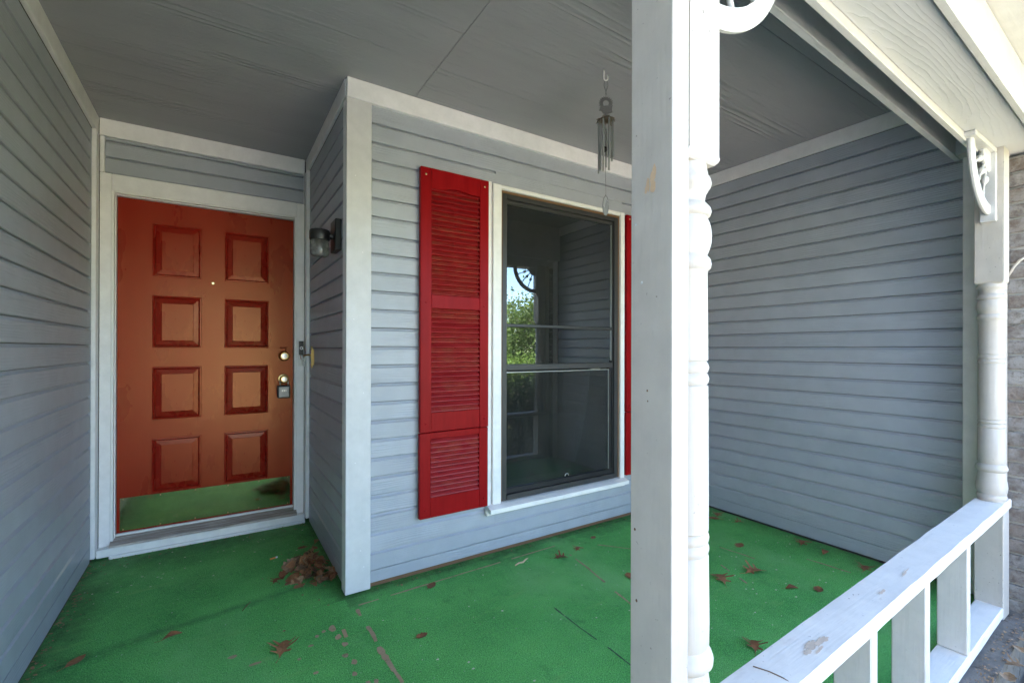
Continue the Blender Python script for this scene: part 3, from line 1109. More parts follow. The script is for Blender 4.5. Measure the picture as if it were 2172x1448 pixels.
# aluminium frame: outer stiles and rails
YF = YW-.004
bx('frame_stile', M['frame'], win, 1.370, 1.402, YF, YF+.050, .290, 2.055, .002)
bx('frame_stile', M['frame'], win, 2.262, 2.295, YF, YF+.050, .290, 2.055, .002)
bx('frame_head', M['frame'], win, 1.4025, 2.2615, YF, YF+.050, 2.026, 2.055, .002)
bx('frame_sill', M['frame'], win, 1.4025, 2.2615, YF-.004, YF+.050, .290, .322, .002)
bx('reveal', M['gasket'], win, 2.2515, 2.2618, YF+.012, YF+.050, .3225, 2.0255, .001)
bx('edge_trim', M['edge_alu'], win, 2.2485, 2.2512, YF+.016, YF+.034, 1.085, 2.010, 0)
bx('sash_rail', M['frame'], win, 1.4025, 2.2510, YF+.006, YF+.034, 1.290, 1.308, .003)
bx('meeting_rail', M['frame'], win, 1.4025, 2.2510, YF+.004, YF+.040, 1.036, 1.072, .003)
bx('sash_bottom', M['gasket'], win, 1.4025, 2.2510, YF+.012, YF+.046, .3225, .352, .002)
bx('sash_top', M['frame'], win, 1.4025, 2.2510, YF+.012, YF+.046, 2.004, 2.0255, .002)
bx('sash_stile', M['gasket'], win, 2.232, 2.2510, YF+.016, YF+.046, .3525, 1.0355, .002)
bx('sash_edge', M['edge_alu'], win, 1.4030, 2.2318, YF+.020, YF+.028, 1.0225, 1.0265, 0)
bx('sash_edge', M['edge_alu'], win, 2.2275, 2.2318, YF+.020, YF+.028, .3525, 1.022, 0)
for (z0, z1, x1) in ((1.3082, 2.0038, 2.2484), (1.0722, 1.2898, 2.2484), (.3522, 1.0220, 2.2274)):
    bx('pane', M['glass'] if z0 > 1 else M['screen'], win, 1.4030, x1, YF+.026, YF+.030, z0, z1, 0)
bm = bmesh.new()
tube(bm, [(1.86+.014*math.cos(math.pi*k/8), YF+.014, .362+.014*math.sin(math.pi*k/8)) for k in range(9)], .003, 6)
obj('sash_lift', bm, M['edge_alu'], win, smooth=3.2)
bx('jamb_liner', M['blind'], win, 2.130, 2.222, YF+.09, YF+.115, .36, 2.0, .002)
bx('stool', M['blind'], win, 1.405, 2.25, YF+.052, YF+.16, .330, .350, .002)
bx('blind_headrail', M['blind'], win, 1.41, 2.21, YF+.060, YF+.095, 1.962, 1.990, .002)
for x in (1.67, 1.90, 2.14):
    bx('blind_clip', M['blind'], win, x, x+.018, YF+.050, YF+.06, 1.945, 1.975, .001)

# ------------------------------------------------------------------ shutters
def louver_mesh(width):
    bm = bmesh.new()
    d, t, ang = .0285, .0050, math.radians(46)
    pts = []
    for a, b in ((-d/2, -t/2), (d/2-.002, -t/2), (d/2, 0), (d/2-.002, t/2), (-d/2, t/2)):
        # the slat leans outward at its foot
        pts.append((-(a*math.cos(ang)) + b*math.sin(ang)*0, -(a*math.sin(ang)) + b))
    prism(bm, pts, 'X', -width/2, width/2)
    me = mesh(bm, 'louver')
    me.materials.append(M['louver'])
    return me


def shutter(label, x0, x1, z0, z1, st0, st1):
    t = thing('shutter', label, 'shutter', ((x0+x1)/2, YW-.02, z0), 'red louvred shutters either side of the window')
    ya, yb = YW-.032, YW-.006
    zj = .730
    for a, b in ((x0, st0), (st1, x1)):
        bx('stile', M['shutter'], t, a, b, ya, yb, zj+.002, z1, .0025)
        bx('stile', M['shutter'], t, a-.002, b-.002, ya, yb, z0, zj-.001, .0025)
    S0, S1 = st0+.0004, st1-.0004
    # arched top rail
    bm = bmesh.new()
    pts = [(S0, z1), (S0, 1.993)]
    for k in range(15):
        u = k/14
        x = S0 + (S1-S0)*u
        pts.append((x, 1.988 + .014*max(0, math.sin(math.pi*min(1, max(0, (u-.12)/.76))))**2 + .008*u))
    pts += [(S1, 1.993), (S1, z1)]
    pts = [pts[0]] + pts[2:-2] + [pts[-1]]
    prism(bm, pts, 'Y', ya+.002, yb-.001)
    obj('top_rail', bm, M['shutter'], t)
    bx('middle_rail', M['shutter'], t, S0, S1, ya+.002, yb-.001, 1.372, 1.441, .0015)
    bx('lock_rail', M['shutter'], t, S0, S1, ya+.002, yb-.001, zj+.004, .832, .0015)
    bx('splice_rail', M['shutter'], t, S0-.002, S1-.002, ya+.002, yb-.001, .697, zj-.001, .0015)
    bx('bottom_rail', M['shutter'], t, S0-.002, S1-.002, ya+.002, yb-.001, z0, .394, .0015)
    bx('centre_support', M['shutter'], t, (S0+S1)/2-.006, (S0+S1)/2+.006, yb-.006, yb-.001, .40, 2.0, 0)
    bx('back_board', M['shutter'], t, S0, S1, yb+.001, yb+.003, z0+.02, z1-.02, 0)
    me = louver_mesh(S1-S0)
    for a, b in ((1.441, 2.006), (.832, 1.372), (.394, .697)):
        k = max(1, round((b-a)/.0252))
        pitch = (b-a)/k
        for i in range(k):
            o = put('louver', me, None, t, ((S0+S1)/2, YW-.0195, a+pitch*(i+.52)))
    for x, z in ((x0+.028, 2.055), (x1-.026, 2.055), (x0+.030, 1.40), (x1-.028, 1.395), (x0+.028, .775), (x1-.026, .780), (x0+.028, .335), (x1-.026, .340)):
        bm = bmesh.new(); ball(bm, (x, ya, z), .006, 1, .55, 1)
        obj('screw_head', bm, M['brass_bright'] if z > 2 else M['shutter'], t, smooth=3.2)
    return t


shutter('wide red louvred shutter on the left of the window', .866, 1.264, .292, 2.092, .926, 1.209)
shutter('red louvred shutter right of the window, half hidden by the white post', 2.352, 2.750, .300, 2.082, 2.412, 2.695)

# ------------------------------------------------------------------ posts
PROF = [(1.500, .036), (1.470, .038), (1.462, .0395), (1.456, .041), (1.450, .0445), (1.443, .0457), (1.437, .0445), (1.434, .041), (1.431, .0405), (1.429, .0385), (1.424, .0365), (1.416, .0352),
        (1.411, .0355), (1.409, .038), (1.406, .0405), (1.401, .0445), (1.395, .0458), (1.389, .044), (1.386, .0395), (1.383, .040), (1.375, .0435), (1.365, .0455), (1.354, .0463), (1.342, .0455),
        (1.331, .0425), (1.322, .039), (1.319, .041), (1.314, .0448), (1.307, .0458), (1.300, .0447), (1.296, .041), (1.294, .0395), (1.22, .0402), (1.145, .0408), (1.142, .038), (1.139, .0405),
        (1.132, .0425), (1.125, .0405), (1.1225, .0385), (1.120, .0405), (1.113, .0425), (1.106, .041), (1.103, .0385), (1.101, .041), (.95, .0418), (.858, .042), (.855, .039), (.852, .0415),
        (.846, .043), (.839, .0415), (.8365, .0395), (.834, .0415), (.827, .043), (.820, .0415), (.817, .0395), (.814, .042), (.70, .0435), (.668, .043), (.661, .040), (.658, .042), (.652, .047),
        (.643, .050), (.634, .049), (.628, .0445), (.625, .041), (.61, .043), (.585, .047), (.56, .0495), (.54, .048), (.53, .0435), (.527, .042), (.523, .0455), (.515, .0475), (.508, .0455),
        (.505, .043), (.470, .043)]
SOF = 2.043                                     # underside of the beam


def turned_post(t, cx, cy, hw, zb, rs=1.0):
    bm = bmesh.new()
    lathe(bm, [(z, r*rs) for z, r in PROF], (cx, cy, 0), 40)
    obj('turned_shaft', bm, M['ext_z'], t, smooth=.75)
    # square block above with a rounded lamb's-tongue end
    bm = bmesh.new()
    lv = [(SOF, hw), (zb+.012, hw), (zb+.006, hw*.985), (zb+.001, hw*.93), (zb-.003, hw*.84), (zb-.004, hw*.6)]
    rings = [[bm.verts.new((cx+sx*h, cy+sy*h, z)) for sx, sy in ((-1, -1), (1, -1), (1, 1), (-1, 1))] for z, h in lv]
    for a, b in zip(rings, rings[1:]):
        for k in range(4):
            bm.faces.new((a[k], a[(k+1) % 4], b[(k+1) % 4], b[k]))
    bm.faces.new(rings[0]); bm.faces.new(rings[-1])
    es = [e for e in bm.edges if abs(e.verts[0].co.z-e.verts[1].co.z) > .3]
    bmesh.ops.bevel(bm, geom=es, offset=.003, segments=2, affect='EDGES')
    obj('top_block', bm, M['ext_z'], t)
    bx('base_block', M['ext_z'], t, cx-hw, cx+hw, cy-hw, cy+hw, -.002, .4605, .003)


p1 = thing('porch_post', 'white turned porch post beside a plain board, nearest the camera', 'post', (.66, .50, 0), 'turned white porch posts')
turned_post(p1, .676, .5055, .0425, 1.478)
bm = bmesh.new()
n = 30
for k in range(1):
    box(bm, .592, .6325, .462, .546, -.002, SOF, .003, seg=2)
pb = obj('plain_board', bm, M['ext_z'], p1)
# flaked paint on the board's shaded face
for i, (y, z, ry, rz) in enumerate([(.4965, 1.450, .004, .012), (.5005, 1.438, .0045, .014), (.499, 1.424, .006, .008), (.5085, 1.432, .0035, .012), (.5125, 1.424, .003, .007), (.495, 1.428, .002, .005)]):
    bm = bmesh.new()
    ring = []
    for k in range(16):
        a = 2*math.pi*k/16
        q = 1 + .5*noise.noise(Vector((math.cos(a)*2, math.sin(a)*2, i*5.1)))
        ring.append(bm.verts.new((.5914-.0002*i, y+ry*q*math.cos(a), z+rz*q*math.sin(a))))
    bm.faces.new(ring)
    obj('flaked_patch', bm, M['chip'], pb)
for (y, z, r) in ((.535, 1.372, .0016), (.522, 1.273, .0020), (.536, .86, .0018), (.510, 1.095, .0015), (.509, 1.078, .0012), (.532, .742, .0020)):
    bm = bmesh.new(); ball(bm, (.5915, y, z), r, .5, 1, 1.3)
    obj('nail_head', bm, M['brown_wood'] if z < 1.2 else M['ext_x'], pb, smooth=3.2)

p2 = thing('porch_post', 'white turned porch post against the brick at the right end', 'post', (2.9, .557, 0), 'turned white porch posts')
turned_post(p2, 2.8965, .558, .0465, 1.458, 1.05)
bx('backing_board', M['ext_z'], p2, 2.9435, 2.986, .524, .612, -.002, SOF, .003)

# ------------------------------------------------------------------ beam over the front
bmth = thing('porch_beam', 'white boxed beam with grained soffit board above the railing', 'beam', (1.2, .55, SOF))


def beam(name, mat, y0, y1, z0, z1, x0=XL+.001, x1=XE-.001, bev=.002):
    bm = bmesh.new()
    k = 24
    rows = []
    for i in range(k+1):
        x = x0 + (x1-x0)*i/k
        w = .0012*noise.noise(Vector((x*4, y0*30, z0*30)))
        rows.append([bm.verts.new((x, y + sk(x) + w, z + w)) for y, z in ((y0, z0), (y1, z0), (y1, z1), (y0, z1))])
    for a, b in zip(rows, rows[1:]):
        for j in range(4):
            bm.faces.new((a[j], b[j], b[(j+1) % 4], a[(j+1) % 4]))
    bm.faces.new(rows[0]); bm.faces.new(rows[-1])
    bmesh.ops.recalc_face_normals(bm, faces=bm.faces)
    es = [e for e in bm.edges if len(e.link_faces) == 2 and e.calc_face_angle(0) > 1]
    bmesh.ops.bevel(bm, geom=es, offset=bev, segments=1, affect='EDGES')
    return obj(name, bm, mat, bmth, loc=(2.15, .5+sk(2.15), z0))


beam('soffit_board', M['soffit'], .428, .5725, SOF, SOF+.02)
beam('inner_face_board', M['ext_x'], .573, .592, SOF-.028, SOF+.30)
beam('inner_drop_board', M['ext_x'], .690, .712, 2.090, CE-.001)
beam('inner_soffit', M['ext_x'], .593, .689, 2.185, 2.205)
beam('fascia_board', M['ext_x'], .400, .420, SOF-.016, SOF+.150, x1=3.4)
beam('frieze_board', M['ext_x'], .412, .424, SOF+.167, SOF+.60, x1=3.4)
beam('core', M['ext_x'], .425, .5715, SOF+.0205, CE+.2)
beam('end_nailer', M['ext_x'], .593, .689, 2.091, 2.184, x0=XE-.09)

# ------------------------------------------------------------------ fan brackets
def bracket(label, xc, yc, sx):
    """quarter-round fan: two legs, rim, corner disc and three beaded spindles; sx = side it spreads to"""
    t = thing('fan_bracket', label, 'bracket', (xc, yc, SOF), 'white spindle fan brackets')
    hw = .0095
    top = SOF-.002
    def B(name, a, b, z0, z1):
        x0, x1 = sorted((xc+sx*a, xc+sx*b))
        bx(name, M['ext_x'], t, x0, x1, yc-.026, yc+.026, z0, z1, .003)
    B('post_leg', .0005, .019, top-.318, top-.0195)
    B('beam_leg', .0005, .318, top-.019, top)
    c = Vector((xc+sx*.019, yc, top-.019))
    def arc(r0, r1, y0, y1, seg=20):
        bm = bmesh.new()
        rows = []
        for k in range(seg+1):
            a = math.pi/2*k/seg
            d = Vector((sx*math.cos(a), 0, -math.sin(a)))
            rm = (r0+r1)/2
            rows.append([bm.verts.new(c + d*r + Vector((0, y, 0))) for r, y in ((r0, y0), (r1-.006, y0), (r1, y0+.006), (r1, y1-.006), (r1-.006, y1), (r0, y1))])
        m = 6
        for a, b in zip(rows, rows[1:]):
            for j in range(m):
                bm.faces.new((a[j], a[(j+1) % m], b[(j+1) % m], b[j]))
        bm.faces.new(rows[0]); bm.faces.new(rows[-1])
        return bm
    obj('rim', arc(.230, .270, -hw, hw), M['ext_x'], t, smooth=.7)
    obj('corner_disc', arc(.001, .085, -.010, .010), M['ext_x'], t, smooth=.7)
    for a in (22, 45, 68):
        a = math.radians(a)
        d = Vector((sx*math.cos(a), 0, -math.sin(a)))
        bm = bmesh.new()
        pr = [(.083, .0055), (.100, .0045), (.118, .0045), (.122, .009), (.130, .0135), (.138, .0145), (.146, .0135), (.154, .009), (.158, .0045), (.190, .0045), (.198, .007), (.212, .0055), (.232, .0055)]
        tube(bm, [c+d*h for h, r in pr], [r for h, r in pr], 10)
        obj('spindle', bm, M['ext_x'], t, smooth=1.0)
    return t


bracket('white spindle fan bracket at top right of the nearest post', .7185, .5055+.002, 1)
bracket('white spindle fan bracket at the top of the far right post', 2.8495, .557, -1)

# ------------------------------------------------------------------ railing
rl = thing('porch_railing', 'low white wooden railing with peeling top rail, in the right foreground', 'railing', (1.8, .55, 0))


def rz(x):
    return .478 + (x-.72)/(2.85-.72)*.019


def rail(name, x0, x1, y0, y1, th, zf, seed):
    bm = bmesh.new()
    k = 40
    rows = []
    for i in range(k+1):
        x = x0 + (x1-x0)*i/k
        w = lambda s: .0016*noise.noise(Vector((x*7, s, seed)))
        z = zf(x)
        rows.append([bm.verts.new((x, y + sk(x) + w(q), zz)) for q, (y, zz) in enumerate(((y0, z-th+w(9)), (y0, z-.006), (y0+.004, z+w(4)), (y0+.02, z+w(5)*1.5), (y1-.02, z+w(6)*1.5), (y1-.004, z+w(7)), (y1, z-.006), (y1, z-th)))])
    m = 8
    for a, b in zip(rows, rows[1:]):
        for j in range(m):
            bm.faces.new((a[j], b[j], b[(j+1) % m], a[(j+1) % m]))
    bm.faces.new(rows[0]); bm.faces.new(rows[-1])
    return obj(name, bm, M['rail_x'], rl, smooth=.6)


tr = rail('top_rail', .7185, 2.985, .508, .608, .036, rz, 1)
rail('bottom_rail', .719, 2.849, .512, .602, .038, lambda x: .040+.012*(x-.7)/2.1, 2)
for i, (a, b) in enumerate(((.965, 1.003), (1.394, 1.436), (1.822, 1.864), (2.294, 2.333))):
    bx('baluster', M['rail_z'], rl, a, b, .5145, .6005, .041+.012*(a-.7)/2.1, rz(a)-.0365, .003, fr)
for i, (mx_, my_, ru, rv) in enumerate([(1.150, .512, .030, .009), (1.182, .508, .024, .006), (1.118, .506, .014, .005), (1.205, .504, .012, .004), (1.150, .495, .020, .003), (1.56, .515, .018, .004), (1.75, .520, .030, .003)]):
    bm = bmesh.new()
    ring = []
    for k in range(26):
        a = 2*math.pi*k/26
        q = 1 + .8*noise.noise(Vector((math.cos(a)*2.6, math.sin(a)*2.6, 3.3+i*4)))
        x, y = mx_ + ru*q*math.cos(a), my_ + rv*q*math.sin(a) + ru*.1*math.cos(a)
        ring.append(bm.verts.new((x, y, rz(x)+.0018+.0002*i)))
    bm.faces.new(ring)
    obj('mud_stain', bm, M['stain'], tr)
bm = bmesh.new()
tube(bm, [(.972, .548, rz(.97)+.001), (.985, .520, rz(.98)+.001), (.990, .495, rz(.99)+.001), (.992, .478, rz(.99)-.002)], .0013, 5)
obj('cracked_joint', bm, M['brown_wood'], tr)

# ------------------------------------------------------------------ brick end of the next wall
bw = thing('brick_wall', 'weathered whitewashed brick wall end at the right edge', 'brick wall', (3.1, .5, 0))
bx('mortar', M['mortar'], bw, 3.004, 3.40, .448, .600, -.22, 2.03, 0)
bms = {}
for key, (lx, ly) in dict(s=(.196, .092), h=(.092, .165), c=(.196, .165)).items():
    for var in range(3):
        bm = bmesh.new()
        box(bm, 0, lx, 0, ly, 0, .0575, .006, seg=2)
        for v in bm.verts:
            v.co += Vector((noise.noise(v.co*40+Vector((var*9, 0, 0))), noise.noise(v.co*40+Vector((0, var*9, 5))), noise.noise(v.co*40+Vector((3, 0, var*9)))))*.0035
        me = mesh(bm, 'brick'); me.materials.append(M['brick'])
        bms[key, var] = me
rb = random.Random(3)
for k in range(33):
    z = -.215 + .068*k
    x = 2.996 if True else 0
    put('brick', bms['c' if k % 2 else 'h', rb.randrange(3)], None, bw, (2.995+rb.uniform(-.004, .003), .440+rb.uniform(-.003, .003), z))
    x = 2.995 + (.206 if k % 2 else .102)
    while x < 3.38:
        put('brick', bms['s', rb.randrange(3)], None, bw, (x, .440+rb.uniform(-.003, .003), z))
        x += .206
cb = thing('vine_twig', 'short whitewashed twig sticking out of the brick at right edge', 'twig', (2.99, .47, 1.53))
bm = bmesh.new()
tube(bm, [(2.988, .530, 1.478), (2.980, .505, 1.530), (2.985, .487, 1.560), (2.988, .468, 1.572)], [.004, .005, .0055, .004], 8)
obj('stem', bm, M['ext_z'], cb, smooth=3.2)

# ------------------------------------------------------------------ wind chime
hk = tag(obj('ceiling_hook', (lambda bm: (tube(bm, [(1.483, 1.533, 2.439), (1.483, 1.533, 2.422)] + [(1.483+.009*(1-math.cos(math.pi*k/8))*.84, 1.533-.009*(1-math.cos(math.pi*k/8))*.54, 2.404-.014*math.sin(math.pi*k/8)) for k in range(9)] + [(1.498, 1.523, 2.415)], .0035, 8), bm)[1])(bmesh.new()), M['white_z'], smooth=3.2),
         'small white screw hook in the grey ceiling above the wind chime', 'hook')
HX, HY = 1.4905, 1.528
ch = thing('wind_chime', 'silver tube wind chime hanging from the grey ceiling', 'wind chime', (HX, HY, 1.77))
cr, cf = Vector((R.x, R.y, 0)), Vector((F.x, F.y, 0)).normalized()


def cp(a, z, b=0):
    return Vector((HX, HY, z)) + cr*a + cf*b


bm = bmesh.new()
tube(bm, [cp(.0, 2.397), cp(-.008, 2.380), cp(-.009, 2.365), cp(-.001, 2.343), cp(0, 2.330), cp(.001, 2.343), cp(.009, 2.365), cp(.008, 2.380), cp(0, 2.397)], .0011, 5)
tube(bm, [cp(0, 2.334), cp(.003, 2.326), cp(0, 2.318), cp(-.003, 2.326), cp(0, 2.334)], .0012, 5)
obj('hanger_wire', bm, M['pewter'], ch)
# pierced cast ornament: leafy wreath over a rounded body
bm = bmesh.new()
for k in range(15):
    a = math.radians(-35 + 250*k/14)
    d = Vector((math.cos(a), math.sin(a)))
    c0 = (d.x*.020, 2.286 + d.y*.020)
    tip = (d.x*.034, 2.286 + d.y*.034)
    nx, nz = -d.y*.0055, d.x*.0055
    prism_pts = [(c0[0]+nx, c0[1]+nz), tip, (c0[0]-nx, c0[1]-nz), (d.x*.013, 2.286+d.y*.013)]
    vs0 = [bm.verts.new(cp(p[0], p[1], -.0015)) for p in prism_pts]
    vs1 = [bm.verts.new(cp(p[0], p[1], .0015)) for p in prism_pts]
    bm.faces.new(vs0); bm.faces.new(vs1[::-1])
    for q in range(4):
        bm.faces.new((vs0[q], vs0[(q+1) % 4], vs1[(q+1) % 4], vs1[q]))
tube(bm, [cp(.019*math.cos(2*math.pi*k/16), 2.286+.019*math.sin(2*math.pi*k/16)) for k in range(17)], .0022, 6)
obj('leaf_wreath', bm, M['pewter'], ch)
bm = bmesh.new()
out = [(-.028, 2.262), (-.020, 2.276), (-.010, 2.272), (.006, 2.274), (.022, 2.270), (.030, 2.274), (.027, 2.256), (.029, 2.245), (.016, 2.240), (.0, 2.236), (-.014, 2.241), (-.022, 2.252), (-.031, 2.252)]
a = [bm.verts.new(cp(p[0], p[1], -.003)) for p in out]; b = [bm.verts.new(cp(p[0], p[1], .003)) for p in out]
bm.faces.new(a); bm.faces.new(b[::-1])
for q in range(len(out)):
    bm.faces.new((a[q], a[(q+1) % len(out)], b[(q+1) % len(out)], b[q]))
tube(bm, [cp(-.026, 2.258, -.004), cp(0, 2.252, -.005), cp(.026, 2.260, -.004)], .0020, 6)
tube(bm, [cp(0, 2.236), cp(0, 2.222)], .003, 6)
obj('cast_body', bm, M['pewter'], ch)
bm = bmesh.new()
for k in range(18):
    a = 2*math.pi*k/18
    d = cr*math.cos(a) + cf*math.sin(a)
    tn = Vector((0, 0, 1)).cross(d)
    base = Vector((HX, HY, 2.222 - .010*(k % 2))) + d*.018
    tip = Vector((HX, HY, 2.203 + .009*math.sin(k*2.3))) + d*(.043 + .004*math.sin(k*1.7))
    mid = base.lerp(tip, .55) + Vector((0, 0, .004))
    v = [bm.verts.new(p) for p in (base, mid+tn*.007, tip, mid-tn*.007)]
    w = [bm.verts.new(p - Vector((0, 0, .0016))) for p in (base, mid+tn*.007, tip, mid-tn*.007)]
    bm.faces.new(v); bm.faces.new(w[::-1])
    for q in range(4):
        bm.faces.new((v[q], v[(q+1) % 4], w[(q+1) % 4], w[q]))
lathe(bm, [(2.226, .004), (2.220, .020), (2.212, .030), (2.206, .030), (2.210, .018), (2.212, .004)], (HX, HY, 0), 18)
obj('leafy_crown', bm, M['bronze'], ch)
for k, (ang, zb, zt) in enumerate([(185, 1.965, 2.195), (215, 1.978, 2.180), (240, 1.966, 2.202), (285, 1.969, 2.206), (330, 2.028, 2.200), (20, 2.026, 2.185), (75, 2.006, 2.180), (130, 1.990, 2.178)]):
    a = math.radians(ang)
    p = cp(.033*math.cos(a), 0, .033*math.sin(a))
    bm = bmesh.new()
    lathe(bm, [(zb, .0032), (zb, .0046), (zt, .0046), (zt, .0032)], (p.x, p.y, 0), 12)
    tube(bm, [(p.x, p.y, zt-.004), (p.x, p.y, 2.212)], .0007, 4)
    obj('tube', bm, M['tube'], ch, smooth=.8)
bm = bmesh.new()
ball(bm, cp(-.003, 2.075), .010, 1, 1, 1.3)
obj('striker', bm, M['black'], ch, smooth=3.2)
bm = bmesh.new()
tube(bm, [cp(0, 2.215), cp(-.003, 2.07), cp(.001, 1.865)], .0009, 5)
obj('cord', bm, M['pewter'], ch)
# oval sail: a ring with a cut-out figure on the lower half
bm = bmesh.new()
ov = [cp(.0135*math.cos(2*math.pi*k/28)*.95, 1.818+.045*math.sin(2*math.pi*k/28)) for k in range(29)]
tube(bm, ov, .0018, 6)
tube(bm, [cp(0, 1.868), cp(0, 1.860)], .0025, 6)
fig = [(-.0125, 1.806), (-.010, 1.816), (-.007, 1.808), (-.003, 1.812), (-.001, 1.826), (.0035, 1.836), (.004, 1.844), (.0075, 1.838), (.011, 1.836), (.0095, 1.826), (.0115, 1.812), (.010, 1.792), (.006, 1.780), (.0, 1.7745), (-.006, 1.780), (-.010, 1.792)]
a = [bm.verts.new(cp(p[0], p[1], -.0008)) for p in fig]; b = [bm.verts.new(cp(p[0], p[1], .0008)) for p in fig]
bm.faces.new(a); bm.faces.new(b[::-1])
for q in range(len(fig)):
    bm.faces.new((a[q], a[(q+1) % len(fig)], b[(q+1) % len(fig)], b[q]))
obj('oval_sail', bm, M['pewter'], ch)

# ------------------------------------------------------------------ dry leaves and litter
def leaf_mesh(seed, kind, mat):
    """lobed oak leaf (kind 0), narrow plain leaf (1) or broad torn leaf (2), about 0.12 m long, curled"""
    r = random.Random(seed)
    bm = bmesh.new()
    L = .115
    if kind == 0:
        half = [(0, .002), (.12, .006), (.20, .014), (.14, .038), (.20, .043), (.28, .022), (.34, .018), (.42, .026), (.44, .058), (.50, .066), (.54, .050), (.53, .026), (.58, .017), (.66, .024), (.76, .044), (.82, .046), (.80, .026), (.78, .015), (.86, .014), (.95, .010), (1., 0)]
    elif kind == 1:
        half = [(0, .002), (.08, .008), (.2, .020), (.35, .027), (.5, .030), (.65, .026), (.8, .018), (.92, .008), (1, 0)]
    else:
        half = [(0, .003), (.08, .014), (.16, .028), (.22, .024), (.30, .034), (.38, .042), (.44, .030), (.52, .032), (.60, .045), (.68, .036), (.72, .026), (.82, .028), (.90, .016), (1, 0)]
    curl = r.uniform(2, 6)*(1 if r.random() < .7 else -1)
    cup = r.uniform(2, 9)
    tw = r.uniform(-4, 4)
    def shape(x, y):
        x -= L/2
        return Vector((x, y, curl*x*x*.7 + cup*y*y*1.2 + tw*x*y + .004*noise.noise(Vector((x*30, y*30, seed)))))
    rib = [(L*t, 0) for t in (0, .15, .3, .45, .6, .75, .9, 1)]
    rv = [bm.verts.new(shape(*p)) for p in rib]
    for s in (1, -1):
        o = [bm.verts.new(shape(L*t, s*w*r.uniform(.85, 1.12))) for t, w in half[:-1]]
        loop = o + rv[::-1]
        bm.faces.new(loop if s > 0 else loop[::-1])
    bmesh.ops.triangulate(bm, faces=bm.faces[:])
    bmesh.ops.solidify(bm, geom=bm.faces[:], thickness=.0006)
    e = shape(0, 0)
    tube(bm, [shape(L*.9, 0)+Vector((0, 0, .0004)), shape(L*.5, 0)+Vector((0, 0, .0006)), e, e+Vector((-.018, .002, .001)), e+Vector((-.034, .006, .000))], [.0004, .0008, .0010, .0009, .0013], 5)
    zmin = min(v.co.z for v in bm.verts)
    for v in bm.verts:
        v.co.z -= zmin
    me = mesh(bm, 'leaf')
    me.materials.append(mat)
    return me


LM = [leaf_mesh(s, k, M['leaf']) for s, k in ((1, 0), (2, 0), (3, 1), (4, 2), (5, 1), (6, 0))]
LD = [leaf_mesh(s, k, M['leaf_dark']) for s, k in ((11, 2), (12, 1), (13, 2), (14, 0), (15, 2), (16, 1))]


def leaf(me, x, y, rot, label, sc_=1.0, z=.0012, group=None, tilt=(0, 0)):
    o = put('oak_leaf', me, None, None, (x, y, z), (tilt[0], tilt[1], rot))
    o.scale = (sc_, sc_, sc_)
    tag(o, label, 'leaf', group)
    return o


LV = [(0, .216, 1.970, 1.25, 'star shaped brown oak leaf lying alone on green floor, left foreground', 1.05),
      (4, -.151, 2.290, .25, 'slim reddish leaf with long stalk on the floor, nearest the left wall base', .70),
      (2, -.440, 2.300, .9, 'dull dark leaf at the foot of the left wall, lower left corner', .75),
      (3, .699, 1.755, .1, 'small crumpled brown leaf in the middle of the bare green floor', .50),
      (3, .885, 2.100, .7, 'brown leaf close under the siding below the left shutter', .60),
      (5, 1.610, 1.993, -.4, 'ragged brown oak leaf below the window, beside the twig', .78),
      (1, 1.765, 2.030, .5, 'brown oak leaf close to the wall, left of the near post', .62),
      (3, 1.775, 1.640, 1.2, 'brown leaf partly hidden by the left edge of the near post', .70),
      (1, 2.147, 1.374, .9, 'large lobed oak leaf just right of the near post', 1.02),
      (5, 2.361, 1.325, -.3, 'large orange brown oak leaf with long stalk behind the railing', 1.10),
      (3, 2.602, 1.551, .2, 'curled leaf near the right wall, left of centre behind the railing', .72),
      (4, 2.353, 1.135, -.5, 'plain brown leaf, left one of two side by side above the rail', .66),
      (3, 2.450, 1.062, .4, 'plain brown leaf, right one of two side by side above the rail', .62),
      (1, 2.960, 1.370, .3, 'dark shredded leaf against the base of the right wall', .85),
      (4, 2.930, 1.231, .1, 'flat brown leaf near the right wall base, at mid wall', .70),
      (0, 2.900, 1.030, .2, 'oak leaf at the right wall base where the rail crosses', .85),
      (5, 1.773, .994, .6, 'shredded dark oak leaf right at the upper edge of the rail', .80),
      (0, 2.960, 1.925, .6, 'oak leaf in the far corner, touching the right wall', .85),
      (3, 2.870, 1.890, 2.2, 'oak leaf in the far corner, left of another leaf', .75),
      (5, 2.950, 1.760, -.6, 'small leaf by the right wall near the far corner', .6),
      (4, 1.700, .800, 1.1, 'brown leaf seen through the gap between the balusters', .9),
      (3, 1.95, 2.10, .4, 'tiny brown leaf under the window hard by the near post', .45)]
for k, x, y, rot, lab, s in LV:
    leaf(LM[k], x, y, rot, lab, s*.88)
rp = random.Random(12)
for i in range(64):
    # heap leans into the return wall and thins out towards the door and the floor
    q = rp.random()**.8
    a = rp.uniform(math.radians(95), math.radians(285))
    x = .475 + .19*q*math.cos(a); y = 2.62 + .20*q*math.sin(a)
    hgt = (1-q)**1.3*.075*rp.random() + .002
    big = .5 + .35*rp.random()
    leaf((LD+LM[1:5])[rp.randrange(10)], x, y, rp.random()*6.28, 'dry brown oak leaf in the heap beside the return wall corner', big, hgt, 'leaves heaped by the return wall',
         (rp.uniform(-.7, .7), rp.uniform(-.7, .7)))
for x, y, k in ((.30, 2.50, 2), (.40, 2.42, 4), (.34, 2.44, 3), (.25, 2.56, 1), (.48, 2.86, 2), (.42, 2.90, 3), (.505, 2.95, 4)):
    leaf(LM[k], x, y, rp.random()*6.28, 'stray brown leaf lying just clear of the heap by the return wall', .5, .0015, 'strays round the leaf heap')
